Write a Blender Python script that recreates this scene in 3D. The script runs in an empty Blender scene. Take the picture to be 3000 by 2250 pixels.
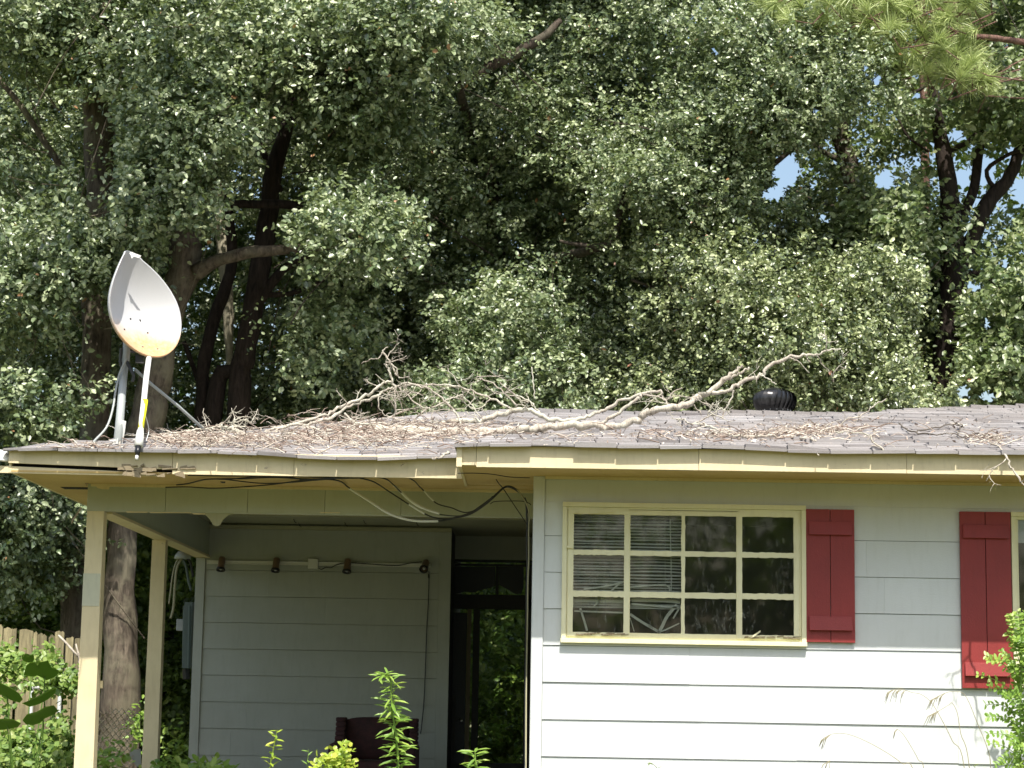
import bpy, math, random
import numpy as np
from mathutils import Vector, Matrix

# ------------------------------------------------------------------ camera, sky, sun, exposure
SC = bpy.context.scene
COL = SC.collection
CZ = 1.4                       # eye height
FPX = 6100.0                   # focal length in photo pixels (photo 3000 x 2250)
VPX, VPY, ROLL = 1580.0, 2065.0, 0.017

d = Vector(((VPX-1500)/FPX, -(VPY-1125)/FPX, -1.0)).normalized()     # world +Y seen in camera space
e = Vector((1.0, -ROLL, 0.0)); xw = (e - d*e.dot(d)).normalized()
zw = xw.cross(d)
ROT = Matrix((xw, d, zw))       # camera -> world
camd = bpy.data.cameras.new("camera"); cam = bpy.data.objects.new("camera", camd); COL.objects.link(cam)
cam.matrix_world = Matrix.Translation((0, 0, CZ)) @ ROT.to_4x4()
camd.sensor_width = 36.0; camd.lens = FPX/3000*36.0; camd.clip_start = 0.1; camd.clip_end = 3000
camd.dof.use_dof = True; camd.dof.focus_distance = 15.6; camd.dof.aperture_fstop = 5.6
SC.camera = cam
SC.render.resolution_x, SC.render.resolution_y = 1024, 768

SUN = Vector((0.16, -1.0, 1.75)).normalized()
EL = math.asin(SUN.z)
w = bpy.data.worlds.new("World"); SC.world = w; w.use_nodes = True
nt = w.node_tree; nt.nodes.clear()
sky = nt.nodes.new('ShaderNodeTexSky'); sky.sky_type = 'NISHITA'; sky.sun_disc = False
sky.sun_elevation = EL; sky.sun_rotation = math.atan2(SUN.x, SUN.y); sky.air_density = 1.3; sky.dust_density = 3.2; sky.ozone_density = 1.0
bg = nt.nodes.new('ShaderNodeBackground'); bg.inputs['Strength'].default_value = 0.13
wo = nt.nodes.new('ShaderNodeOutputWorld')
nt.links.new(sky.outputs[0], bg.inputs[0]); nt.links.new(bg.outputs[0], wo.inputs[0])
sl = bpy.data.lights.new("sun", 'SUN'); sl.energy = 4.6; sl.angle = math.radians(0.53); sl.color = (1.0, 0.955, 0.87)
so = bpy.data.objects.new("sun", sl); COL.objects.link(so)
so.rotation_euler = SUN.to_track_quat('Z', 'Y').to_euler()
so.location = SUN*60
SC.view_settings.view_transform = 'Standard'; SC.view_settings.look = 'None'
SC.view_settings.exposure = 0.66; SC.view_settings.gamma = 1.0
try:
    SC.cycles.max_bounces = 7; SC.cycles.transparent_max_bounces = 12; SC.cycles.caustics_reflective = False; SC.cycles.caustics_refractive = False
except Exception: pass

# ------------------------------------------------------------------ pixel -> world at a chosen depth
CAM = Vector((0, 0, CZ))
def ray(px, py):
    return ROT @ Vector(((px-1500)/FPX, -(py-1125)/FPX, -1.0))
def at(px, py, Y):
    r = ray(px, py); return CAM + r*(Y/r.y)
def topx(P):                    # numpy points (n,3) -> pixel x, y
    P = np.asarray(P, dtype=float) - np.array(CAM)
    R = np.array(ROT); c = P @ R
    return 1500 + FPX*c[:, 0]/-c[:, 2], 1125 - FPX*c[:, 1]/-c[:, 2]
def H(h): return CZ + h

# ------------------------------------------------------------------ tags and objects
def tag(o, label=None, cat=None, group=None, kind=None):
    if label: o['label'] = label
    if cat: o['category'] = cat
    if group: o['group'] = group
    if kind: o['kind'] = kind
    return o
def empty(name, loc, label, cat, group=None):
    o = bpy.data.objects.new(name, None); COL.objects.link(o); o.location = loc
    o.empty_display_size = 0.1
    return tag(o, label, cat, group)

class MB:
    def __init__(s): s.v = []; s.f = []; s.a = []
    def add(s, vs, fs, a=None):
        n = len(s.v); s.v += [tuple(p) for p in vs]; s.f += [tuple(i+n for i in f) for f in fs]
        s.a += [0.5 if a is None else a]*len(vs)
        return s
    def box(s, x0, x1, y0, y1, z0, z1, a=None):
        return s.add([(x0,y0,z0),(x1,y0,z0),(x1,y1,z0),(x0,y1,z0),(x0,y0,z1),(x1,y0,z1),(x1,y1,z1),(x0,y1,z1)],
              [(0,3,2,1),(4,5,6,7),(0,1,5,4),(1,2,6,5),(2,3,7,6),(3,0,4,7)], a)
    def hexa(s, p, a=None):     # 8 points bottom ring then top ring
        return s.add(p, [(0,3,2,1),(4,5,6,7),(0,1,5,4),(1,2,6,5),(2,3,7,6),(3,0,4,7)], a)
    def tube(s, pts, rad, n=8, caps=True, a=None, flat=1.0, rough=0.0, rnd=None):
        pts = [Vector(p) for p in pts]; m = len(pts)
        if not hasattr(rad, '__len__'): rad = [rad]*m
        vs = []; prev = None
        for i, p in enumerate(pts):
            t = (pts[min(i+1, m-1)] - pts[max(i-1, 0)])
            if t.length < 1e-9: t = Vector((0,0,1))
            t.normalize()
            if prev is None:
                u = t.cross(Vector((0,0,1)));
                if u.length < 0.1: u = t.cross(Vector((0,1,0)))
                u.normalize()
            else:
                u = prev - t*prev.dot(t)
                if u.length < 1e-6: u = t.orthogonal()
                u.normalize()
            prev = u; v = t.cross(u)
            for k in range(n):
                an = 2*math.pi*k/n; r = rad[i]
                if rough and rnd: r *= 1 + rnd.uniform(-rough, rough)
                vs.append(p + u*math.cos(an)*r + v*math.sin(an)*r*flat)
        fs = []
        for i in range(m-1):
            for k in range(n):
                k2 = (k+1) % n; fs.append((i*n+k, i*n+k2, (i+1)*n+k2, (i+1)*n+k))
        if caps: fs.append(tuple(range(n-1, -1, -1))); fs.append(tuple((m-1)*n+k for k in range(n)))
        return s.add(vs, fs, a)
    def lathe(s, c, prof, n=24, axis=Vector((0,0,1)), a=None):
        q = Vector((0,0,1)).rotation_difference(axis); vs = []; fs = []
        for (r, z) in prof:
            for k in range(n):
                an = 2*math.pi*k/n; vs.append(Vector(c) + q @ Vector((r*math.cos(an), r*math.sin(an), z)))
        for i in range(len(prof)-1):
            for k in range(n):
                k2 = (k+1) % n; fs.append((i*n+k, i*n+k2, (i+1)*n+k2, (i+1)*n+k))
        return s.add(vs, fs, a)
    def build(s, name, mat, parent=None, smooth=False, bevel=0):
        me = bpy.data.meshes.new(name); me.from_pydata(s.v, [], s.f)
        at_ = me.attributes.new('var', 'FLOAT', 'POINT'); at_.data.foreach_set('value', np.array(s.a, dtype=np.float32))
        me.materials.append(mat)
        if smooth: me.polygons.foreach_set('use_smooth', [True]*len(me.polygons))
        me.update()
        o = bpy.data.objects.new(name, me); COL.objects.link(o)
        if bevel:
            b = o.modifiers.new('bevel', 'BEVEL'); b.width = bevel; b.segments = 2; b.limit_method = 'ANGLE'
        if parent:
            o.parent = parent; o.matrix_parent_inverse = Matrix.Translation(-Vector(parent.location))
        return o

def smooth_path(pts, sub=4):    # Catmull-Rom
    P = [Vector(p) for p in pts]; out = []
    for i in range(len(P)-1):
        p0 = P[max(i-1,0)]; p1 = P[i]; p2 = P[i+1]; p3 = P[min(i+2, len(P)-1)]
        for k in range(sub):
            t = k/sub; t2 = t*t; t3 = t2*t
            out.append(0.5*((2*p1) + (-p0+p2)*t + (2*p0-5*p1+4*p2-p3)*t2 + (-p0+3*p1-3*p2+p3)*t3))
    out.append(P[-1]); return out
def lerp_list(vals, n):
    return list(np.interp(np.linspace(0, 1, n), np.linspace(0, 1, len(vals)), vals))

# ------------------------------------------------------------------ materials
class NT:
    def __init__(s, name):
        s.m = bpy.data.materials.new(name); s.m.use_nodes = True; s.t = s.m.node_tree; s.n = s.t.nodes; s.l = s.t.links
        s.n.clear(); s.out = s.n.new('ShaderNodeOutputMaterial'); s.tc = s.n.new('ShaderNodeTexCoord')
    def node(s, typ, **kw):
        x = s.n.new(typ)
        for k, v in kw.items():
            if k in x.inputs: 
                if hasattr(v, 'is_linked'): s.l.new(v, x.inputs[k])
                else: x.inputs[k].default_value = v
            else: setattr(x, k, v)
        return x
    def coords(s, scale=(1,1,1), rot=(0,0,0), loc=(0,0,0)):
        mp = s.n.new('ShaderNodeMapping'); s.l.new(s.tc.outputs['Object'], mp.inputs[0])
        mp.inputs['Scale'].default_value = scale; mp.inputs['Rotation'].default_value = rot; mp.inputs['Location'].default_value = loc
        return mp.outputs[0]
    def noise(s, scale, detail=4, rough=0.55, vec=None, dist=0):
        x = s.n.new('ShaderNodeTexNoise'); x.inputs['Scale'].default_value = scale; x.inputs['Detail'].default_value = detail
        x.inputs['Roughness'].default_value = rough; x.inputs['Distortion'].default_value = dist
        s.l.new(vec if vec is not None else s.tc.outputs['Object'], x.inputs['Vector']); return x.outputs[0]
    def ramp(s, fac, stops, interp='LINEAR'):
        x = s.n.new('ShaderNodeValToRGB'); x.color_ramp.interpolation = interp
        el = x.color_ramp.elements
        while len(el) < len(stops): el.new(0.5)
        for q, (p, c) in zip(el, stops):
            q.position = p; q.color = (c[0], c[1], c[2], 1) if hasattr(c, '__len__') else (c, c, c, 1)
        s.l.new(fac, x.inputs[0]); return x.outputs[0]
    def mix(s, fac, a, b, mode='MIX'):
        x = s.n.new('ShaderNodeMix'); x.data_type = 'RGBA'; x.blend_type = mode
        for i, v in ((0, fac), (6, a), (7, b)):
            if hasattr(v, 'is_linked'): s.l.new(v, x.inputs[i])
            elif i == 0: x.inputs[0].default_value = v
            else: x.inputs[i].default_value = (v[0], v[1], v[2], 1)
        return x.outputs[2]
    def attr(s, name='var'):
        x = s.n.new('ShaderNodeAttribute'); x.attribute_name = name; return x.outputs['Fac']
    def math(s, op, a, b=0.0):
        x = s.n.new('ShaderNodeMath'); x.operation = op
        for i, v in enumerate((a, b)):
            if hasattr(v, 'is_linked'): s.l.new(v, x.inputs[i])
            else: x.inputs[i].default_value = v
        return x.outputs[0]
    def done(s, col, rough=0.6, bump=None, bdist=0.01, bstr=0.5, metal=0.0, spec=0.5, trans=None, normal=None, coat=0.0):
        b = s.n.new('ShaderNodeBsdfPrincipled')
        for k, v in (('Base Color', col), ('Roughness', rough), ('Metallic', metal), ('Specular IOR Level', spec), ('Coat Weight', coat)):
            if hasattr(v, 'is_linked'): s.l.new(v, b.inputs[k])
            elif k == 'Base Color': b.inputs[k].default_value = (v[0], v[1], v[2], 1)
            else: b.inputs[k].default_value = v
        if bump is not None:
            bp = s.n.new('ShaderNodeBump'); bp.inputs['Distance'].default_value = bdist; bp.inputs['Strength'].default_value = bstr
            s.l.new(bump, bp.inputs['Height']); s.l.new(bp.outputs[0], b.inputs['Normal'])
        sh = b.outputs[0]
        if trans is not None:
            tr = s.n.new('ShaderNodeBsdfTranslucent'); 
            if hasattr(trans[1], 'is_linked'): s.l.new(trans[1], tr.inputs[0])
            else: tr.inputs[0].default_value = (*trans[1], 1)
            mx = s.n.new('ShaderNodeMixShader'); mx.inputs[0].default_value = trans[0]
            s.l.new(sh, mx.inputs[1]); s.l.new(tr.outputs[0], mx.inputs[2]); sh = mx.outputs[0]
        s.l.new(sh, s.out.inputs[0]); s.bsdf = b
        return s.m

def paint(name, base, dirt, amount=0.25, rough=0.55, grain=(1, 1, 12), bstr=0.25, chips=None, chipt=0.68):
    t = NT(name)
    n1 = t.noise(2.2, 6, 0.6); n2 = t.noise(9, 6, 0.65, t.coords((3.0, 3.0, 0.5)))
    c = t.mix(t.ramp(n1, [(0.35, 0), (0.75, amount)]), base, dirt)
    c = t.mix(t.ramp(n2, [(0.5, 0), (0.8, amount*0.9)]), c, dirt)
    v = t.attr(); vv = t.ramp(v, [(0, 0.90), (1, 1.05)])
    c = t.mix(1.0, c, vv, 'MULTIPLY')
    if chips:
        n3 = t.noise(7, 8, 0.75, t.coords((1.0, 1.0, 1.6)), 0.4)
        c = t.mix(t.ramp(n3, [(chipt, 0), (chipt+0.02, 1)]), c, chips)
    g = t.noise(60, 4, 0.6, t.coords(grain))
    return t.done(c, rough, g, 0.004, bstr)

M = {}
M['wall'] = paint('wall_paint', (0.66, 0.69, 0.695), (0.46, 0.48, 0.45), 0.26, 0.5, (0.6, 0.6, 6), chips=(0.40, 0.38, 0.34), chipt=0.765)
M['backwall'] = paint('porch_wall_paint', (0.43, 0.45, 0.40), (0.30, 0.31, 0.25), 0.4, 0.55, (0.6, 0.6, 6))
M['patch'] = paint('patch_paint', (0.62, 0.62, 0.47), (0.40, 0.40, 0.32), 0.5, 0.6)
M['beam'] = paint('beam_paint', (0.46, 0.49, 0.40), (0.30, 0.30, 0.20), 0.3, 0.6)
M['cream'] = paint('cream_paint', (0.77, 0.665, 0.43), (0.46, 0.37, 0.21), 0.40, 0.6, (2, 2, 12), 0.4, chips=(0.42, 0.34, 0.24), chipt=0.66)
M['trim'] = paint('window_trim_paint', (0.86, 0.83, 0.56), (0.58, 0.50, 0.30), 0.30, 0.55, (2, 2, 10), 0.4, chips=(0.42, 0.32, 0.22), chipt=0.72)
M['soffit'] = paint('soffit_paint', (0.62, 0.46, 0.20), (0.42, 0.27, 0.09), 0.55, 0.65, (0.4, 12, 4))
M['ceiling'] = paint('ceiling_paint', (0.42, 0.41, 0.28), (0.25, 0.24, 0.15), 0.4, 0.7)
M['red'] = paint('red_paint', (0.31, 0.034, 0.033), (0.20, 0.024, 0.022), 0.7, 0.55, (4, 4, 1), 0.5, chips=(0.42, 0.12, 0.10), chipt=0.70)
M['dark_wood'] = paint('dark_wood', (0.035, 0.036, 0.034), (0.02, 0.02, 0.02), 0.3, 0.6)
M['door_dark'] = paint('navy_door_paint', (0.018, 0.024, 0.035), (0.012, 0.014, 0.02), 0.3, 0.45)
M['tan_wood'] = paint('tan_jamb', (0.30, 0.24, 0.15), (0.15, 0.12, 0.07), 0.4, 0.6)
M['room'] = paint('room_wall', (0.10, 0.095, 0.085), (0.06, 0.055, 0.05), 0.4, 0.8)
M['white_plastic'] = paint('white_plastic', (0.78, 0.78, 0.74), (0.55, 0.52, 0.44), 0.3, 0.4)
M['grey_metal'] = paint('grey_metal', (0.36, 0.39, 0.38), (0.24, 0.24, 0.22), 0.4, 0.45)
M['teal_metal'] = paint('teal_metal', (0.07, 0.10, 0.09), (0.1, 0.13, 0.12), 0.4, 0.45)
M['black_cable'] = NT('black_cable').done((0.012, 0.013, 0.012), 0.5)
M['white_cable'] = NT('white_cable').done((0.72, 0.74, 0.72), 0.45)
M['tan_cable'] = NT('tan_cable').done((0.30, 0.28, 0.17), 0.5)
M['black_hole'] = NT('black_cavity').done((0.006, 0.006, 0.006), 0.9)  # near-black painted in for the shade inside gaps and openings
M['yellow'] = NT('yellow_label').done((0.85, 0.80, 0.02), 0.5)
M['copper_brown'] = paint('spotlight_brown', (0.20, 0.13, 0.085), (0.12, 0.08, 0.05), 0.4, 0.4)

t = NT('dish_enamel')
geo = t.tc.outputs['Object']; sep = t.n.new('ShaderNodeSeparateXYZ'); t.l.new(geo, sep.inputs[0])
nz = t.noise(3.0, 5, 0.6, t.coords((3, 3, 0.6)))
zz = t.math('ADD', sep.outputs[2], t.math('MULTIPLY', nz, 0.16))
rust = t.ramp(zz, [(0.0, 0), (0.02, 0)])
stain = t.n.new('ShaderNodeMapRange'); t.l.new(zz, stain.inputs[0]); stain.inputs[1].default_value = -0.02; stain.inputs[2].default_value = -0.20
stain.inputs[3].default_value = 0; stain.inputs[4].default_value = 1
n5 = t.noise(14, 6, 0.7, t.coords((3, 3, 0.8)))
c = t.mix(t.math('MULTIPLY', stain.outputs[0], t.ramp(n5, [(0.2, 0.55), (0.6, 1)])), (0.47, 0.475, 0.485), (0.52, 0.29, 0.11))
c = t.mix(t.ramp(t.noise(10, 5, 0.7, t.coords((4, 4, 0.4))), [(0.45, 0), (0.8, 0.25)]), c, (0.42, 0.43, 0.43))
M['dish'] = t.done(c, 0.42)

t = NT('asphalt_shingle')
v = t.attr(); base = t.ramp(v, [(0, (0.15, 0.135, 0.132)), (0.35, (0.26, 0.24, 0.233)), (0.7, (0.33, 0.308, 0.30)), (1, (0.42, 0.395, 0.385))])
g = t.noise(260, 3, 0.8); c = t.mix(0.75, base, t.ramp(g, [(0.3, 0.55), (0.7, 1.3)]), 'MULTIPLY')
st = t.noise(1.6, 6, 0.65); c = t.mix(t.ramp(st, [(0.45, 0), (0.75, 0.5)]), c, (0.30, 0.31, 0.33))
M['shingle'] = t.done(c, 0.9, g, 0.004, 0.8, spec=0.25)

def bark(name, dark, light, moss=None, sc=1.0, mossamt=0.6, bd=0.03):
    t = NT(name)
    vec = t.coords((7*sc, 7*sc, 1.5*sc)); n = t.noise(2.5, 8, 0.7, vec, 0.6)
    c = t.ramp(n, [(0.32, dark), (0.55, [(a+b)/2 for a, b in zip(dark, light)]), (0.75, light)])
    if moss: c = t.mix(t.ramp(t.noise(3.2, 5, 0.65), [(0.45, 0), (0.62, mossamt)]), c, moss)
    return t.done(c, 0.9, n, bd, 0.9, spec=0.2)
M['bark_oak'] = bark('oak_bark', (0.028, 0.022, 0.018), (0.155, 0.12, 0.095), (0.14, 0.135, 0.095), 1.0, 0.4)
M['bark_mottled'] = bark('mottled_bark', (0.04, 0.032, 0.025), (0.27, 0.22, 0.165), (0.24, 0.22, 0.15), 1.0, 0.6)
M['bark_dark'] = bark('dark_bark', (0.014, 0.011, 0.010), (0.075, 0.055, 0.045))
M['bark_pale'] = bark('pale_bark', (0.28, 0.25, 0.18), (0.55, 0.50, 0.37))
M['bark_pine'] = bark('pine_bark', (0.06, 0.035, 0.028), (0.34, 0.20, 0.16), None, 0.8)
M['deadwood'] = bark('dead_branch_bark', (0.19, 0.155, 0.125), (0.74, 0.68, 0.57), (0.64, 0.64, 0.52), 3.0, 0.6, 0.01)
M['twig'] = bark('twig_bark', (0.22, 0.16, 0.12), (0.50, 0.42, 0.33), None, 4.0, 0.5, 0.004)
M['twig_dark'] = bark('dark_twig_bark', (0.07, 0.06, 0.05), (0.22, 0.19, 0.15), None, 4.0, 0.5, 0.004)

def leafmat(name, cols, rough=0.38, trans=0.28, tcol=(0.20, 0.34, 0.04), spec=0.5, pink=None):
    t = NT(name); v = t.attr()
    st = [(i/(len(cols)-1)*0.96, c) for i, c in enumerate(cols)]
    if pink: st.append((0.992, cols[-1])); st.append((0.995, pink))
    c = t.ramp(v, st)
    tc = t.mix(0.5, c, tcol)
    return t.done(c, rough, trans=(trans, tc), spec=spec)
M['leaf_oak'] = leafmat('oak_leaf', [(0.036, 0.063, 0.030), (0.127, 0.180, 0.084), (0.275, 0.335, 0.172), (0.50, 0.56, 0.34)], 0.36, 0.22, (0.38, 0.50, 0.09), 0.85, (0.45, 0.24, 0.12))
M['leaf_holly'] = leafmat('holly_leaf', [(0.038, 0.062, 0.026), (0.14, 0.185, 0.075), (0.30, 0.35, 0.16), (0.55, 0.60, 0.34)], 0.34, 0.17, (0.38, 0.50, 0.09), 1.0, (0.40, 0.18, 0.10))
M['leaf_shade'] = leafmat('understorey_leaf', [(0.04, 0.065, 0.018), (0.09, 0.14, 0.03), (0.16, 0.22, 0.045), (0.24, 0.29, 0.06)], 0.5, 0.4, (0.34, 0.50, 0.05), 0.5)
M['leaf_gum'] = leafmat('sweetgum_leaf', [(0.06, 0.10, 0.038), (0.14, 0.195, 0.08), (0.25, 0.31, 0.135), (0.38, 0.42, 0.22)], 0.40, 0.26, (0.32, 0.46, 0.10), 0.7)
M['needle'] = leafmat('pine_needle', [(0.14, 0.20, 0.075), (0.29, 0.37, 0.13), (0.44, 0.52, 0.20), (0.60, 0.66, 0.30)], 0.42, 0.25, (0.38, 0.48, 0.15))
M['leaf_weed'] = leafmat('weed_leaf', [(0.10, 0.20, 0.03), (0.17, 0.30, 0.05), (0.26, 0.40, 0.07), (0.36, 0.46, 0.10)], 0.4, 0.35, (0.35, 0.52, 0.05), 0.5)
M['leaf_lime'] = leafmat('lime_leaf', [(0.16, 0.26, 0.03), (0.26, 0.38, 0.04), (0.36, 0.46, 0.05), (0.48, 0.50, 0.08)], 0.4, 0.35, (0.42, 0.55, 0.04))
M['leaf_vine'] = leafmat('vine_leaf', [(0.09, 0.17, 0.035), (0.15, 0.25, 0.055), (0.24, 0.34, 0.08), (0.34, 0.40, 0.12)], 0.42, 0.3, (0.30, 0.45, 0.06), 0.5, (0.45, 0.22, 0.14))
M['leaf_fig'] = leafmat('fig_leaf', [(0.10, 0.19, 0.04), (0.15, 0.27, 0.04)], 0.5, 0.4, (0.28, 0.46, 0.03), 0.4)
M['straw'] = leafmat('straw_stalk', [(0.28, 0.25, 0.15), (0.42, 0.37, 0.24)], 0.6, 0.1)
M['litter'] = leafmat('dry_litter', [(0.09, 0.07, 0.055), (0.30, 0.22, 0.175), (0.50, 0.42, 0.35), (0.74, 0.69, 0.58)], 0.7, 0.1, (0.4, 0.25, 0.15), 0.3)

t = NT('ground_grass')
n = t.noise(1.3, 8, 0.7); n2 = t.noise(40, 4, 0.7)
c = t.ramp(n, [(0.3, (0.085, 0.09, 0.035)), (0.55, (0.14, 0.14, 0.055)), (0.75, (0.24, 0.19, 0.11))])
c = t.mix(0.6, c, t.ramp(n2, [(0.3, 0.6), (0.7, 1.3)]), 'MULTIPLY')
M['ground'] = t.done(c, 0.9, n2, 0.05, 0.8)
t = NT('concrete'); n = t.noise(6, 8, 0.7)
M['concrete'] = t.done(t.ramp(n, [(0.3, (0.26, 0.25, 0.22)), (0.7, (0.38, 0.37, 0.33))]), 0.85, n, 0.01, 0.4)
t = NT('fence_wood'); n = t.noise(3, 8, 0.7, t.coords((14, 14, 1.2)), 0.5)
v = t.attr(); c = t.ramp(n, [(0.3, (0.12, 0.10, 0.055)), (0.6, (0.36, 0.31, 0.17)), (0.8, (0.50, 0.46, 0.28))])
c = t.mix(1.0, c, t.ramp(v, [(0, 0.55), (1, 1.25)]), 'MULTIPLY')
M['fence'] = t.done(c, 0.85, n, 0.01, 0.6)
t = NT('galvanised_wire'); M['galv'] = t.done(t.ramp(t.noise(12), [(0.4, (0.34, 0.29, 0.20)), (0.6, (0.52, 0.48, 0.38))]), 0.6, metal=0.0)
t = NT('chair_velour'); n = t.noise(9, 5, 0.7); M['velour'] = t.done(t.ramp(n, [(0.35, (0.028, 0.012, 0.012)), (0.7, (0.07, 0.022, 0.022))]), 0.85, n, 0.01, 0.5)
t = NT('black_vent_metal'); n = t.noise(20, 5, 0.6, t.coords((1, 1, 0.3)))
M['black_metal'] = t.done(t.ramp(n, [(0.4, (0.012, 0.012, 0.013)), (0.7, (0.05, 0.05, 0.052))]), 0.30, metal=0.35, spec=0.6)
t = NT('steel_rim'); M['steel'] = t.done((0.5, 0.5, 0.5), 0.35, metal=0.9)
t = NT('bulb_glass'); M['bulb'] = t.done((0.6, 0.6, 0.58), 0.2)
t = NT('blind_slat'); M['blind'] = t.done(t.ramp(t.noise(8), [(0.3, (0.78, 0.76, 0.68)), (0.7, (0.88, 0.87, 0.80))]), 0.5)

# window glass: clear, reflective, streaked with dry dirt
t = NT('dirty_window_glass')
tr = t.n.new('ShaderNodeBsdfTransparent'); tr.inputs[0].default_value = (0.93, 0.95, 0.93, 1)
gl = t.n.new('ShaderNodeBsdfGlossy'); gl.inputs['Roughness'].default_value = 0.03
fr = t.n.new('ShaderNodeFresnel'); fr.inputs[0].default_value = 1.5
m1 = t.n.new('ShaderNodeMixShader'); t.l.new(fr.outputs[0], m1.inputs[0]); t.l.new(tr.outputs[0], m1.inputs[1]); t.l.new(gl.outputs[0], m1.inputs[2])
df = t.n.new('ShaderNodeBsdfDiffuse'); df.inputs[0].default_value = (0.55, 0.55, 0.50, 1)
na = t.noise(16, 9, 0.8, t.coords((2.2, 1, 0.7), (0, 0.9, 0)), 0.8); nb = t.noise(2.2, 3, 0.5)
fine = t.noise(30, 6, 0.8, t.coords((2, 1, 0.7), (0, -0.4, 0)), 0.6)
f1 = t.math('MULTIPLY', t.ramp(na, [(0.52, 0), (0.70, 0.35)]), t.ramp(nb, [(0.45, 0.0), (0.65, 1.0)]))
f2 = t.math('ADD', t.math('ADD', f1, 0.012), t.ramp(fine, [(0.6, 0), (0.78, 0.12)]))
m2 = t.n.new('ShaderNodeMixShader'); t.l.new(f2, m2.inputs[0]); t.l.new(m1.outputs[0], m2.inputs[1]); t.l.new(df.outputs[0], m2.inputs[2])
t.l.new(m2.outputs[0], t.out.inputs[0]); M['glass'] = t.m

# ------------------------------------------------------------------ ground
g = MB(); g.add([(-400,-100,0),(400,-100,0),(400,900,0),(-400,900,0)], [(0,1,2,3)])
tag(g.build('ground', M['ground']), kind='structure')

# ------------------------------------------------------------------ the house
house = empty('house', (-0.06, 15.6, 0), 'single-storey house with pale blue-grey lap siding, yellow trim and a low shingled roof', 'house')
YF, YE, YLE, YB, YW = 15.60, 14.89, 15.79, 16.60, 21.80     # front wall, right eave, left eave, porch beam, porch back wall
XL, XLE, XR, XRE, XEND = -3.62, -4.09, -0.064, -0.61, 7.2   # porch corner, left eave, front block corner, its side eave, right end
ZS = H(1.70); FLOOR = CZ-1.0
rnd = random.Random(4)

def lap_wall(mb, Y, x0, x1, zbase, step, ztop, zbot, openings, r, seam=(1.0, 1.9), gap=0.0):
    k0 = math.floor((zbot-zbase)/step)
    k = k0
    while zbase + k*step < ztop-0.001:
        za = max(zbot, zbase+k*step); zb = min(ztop, zbase+(k+1)*step)
        cuts = [x0]; x = x0 + r.uniform(0.3, 1.3)
        while x < x1-0.2: cuts.append(x); x += r.uniform(*seam)
        cuts.append(x1)
        segs = []
        for a, b in zip(cuts[:-1], cuts[1:]):
            lst = [(a+0.0004, b-0.0004)]
            for (ox0, ox1, oz0, oz1) in openings:
                if oz0 < zb-0.001 and oz1 > za+0.001:
                    new = []
                    for (p, q) in lst:
                        if q <= ox0 or p >= ox1: new.append((p, q)); continue
                        if p < ox0: new.append((p, ox0))
                        if q > ox1: new.append((ox1, q))
                    lst = new
                    if oz0 > za+0.004 and a < ox1 and b > ox0: mb.box(max(a, ox0), min(b, ox1), Y-0.011, Y+0.02, za+gap, oz0+0.004, 0.5)
                    if oz1 < zb-0.004 and a < ox1 and b > ox0: mb.box(max(a, ox0), min(b, ox1), Y-0.009, Y+0.02, oz1-0.004, zb, 0.5)
            segs += lst
        for (p, q) in segs:
            j = r.uniform(-0.0012, 0.0012); var = r.uniform(0.35, 0.65)
            za = za+gap
            e0, e1 = r.uniform(-.0012, .002), r.uniform(-.0012, .002)
            mb.hexa([(p, Y-0.013+j, za+e0),(q, Y-0.013+j+r.uniform(-.002, .002), za+e1),(q, Y+0.02, za),(p, Y+0.02, za),
                     (p, Y-0.004, zb-0.0005),(q, Y-0.004, zb-0.0005),(q, Y+0.02, zb-0.0005),(p, Y+0.02, zb-0.0005)], var); za = za-gap
        k += 1

def rectW(x0, y0, x1, y1, Y):   # pixel rectangle on the plane Y -> x0, x1, z0, z1
    a = at(x0, (y0+y1)/2, Y); b = at(x1, (y0+y1)/2, Y); c = at((x0+x1)/2, y0, Y); e_ = at((x0+x1)/2, y1, Y)
    return a.x, b.x, e_.z, c.z

W1 = rectW(1646, 1477, 2360, 1888, YF)
W2 = (rectW(2963, 1500, 3400, 2000, YF)[0], 5.6, at(2900, 2012, YF).z, at(2900, 1500, YF).z)
zb1 = H(0.981)
m = MB()
lap_wall(m, YF, XR+0.085, XEND, zb1, 0.2717, zb1+0.2717, FLOOR-0.25, [W1, W2], rnd, gap=0.0028)
o = m.build('siding', M['wall'], house)
m = MB()                                                   # plain frieze boards above
zt = zb1+0.2717+0.003
def hboards(mb, Y, x0, x1, z0, z1, openings, cuts):
    xs = [x0] + [c for c in cuts if x0 < c < x1] + [x1]
    for a, b in zip(xs[:-1], xs[1:]):
        lst = [(a+0.001, b-0.001)]
        for (ox0, ox1, oz0, oz1) in openings:
            new = []
            for (p, q) in lst:
                if q <= ox0 or p >= ox1: new.append((p, q)); continue
                if p < ox0: new.append((p, ox0))
                if q > ox1: new.append((ox1, q))
            lst = new
        for (p, q) in lst: mb.box(p, q, Y-0.006, Y+0.02, z0, z1, rnd.uniform(0.3, 0.6))
hboards(m, YF, XR+0.085, XEND, zt, W1[3], [W1], [])
hboards(m, YF, XR+0.085, XEND, W1[3]+0.001, ZS, [], [])
m.build('frieze_board', M['wall'], house)
m = MB(); m.box(XR-0.0, XR+0.083, YF-0.028, YF+0.02, FLOOR-0.25, ZS-0.002, 0.4)
m.box(XR-0.004, XR+0.0, YF-0.026, YF+0.11, FLOOR-0.25, ZS-0.002, 0.4)
m.build('corner_board', M['wall'], house, bevel=0.002)
# side wall of the front block facing the porch
m = MB(); m.box(XR, XR+0.1, YF+0.02, 24.9, FLOOR-0.2, H(1.95), 0.5); m.build('porch_side_wall', M['wall'], house)
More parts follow.
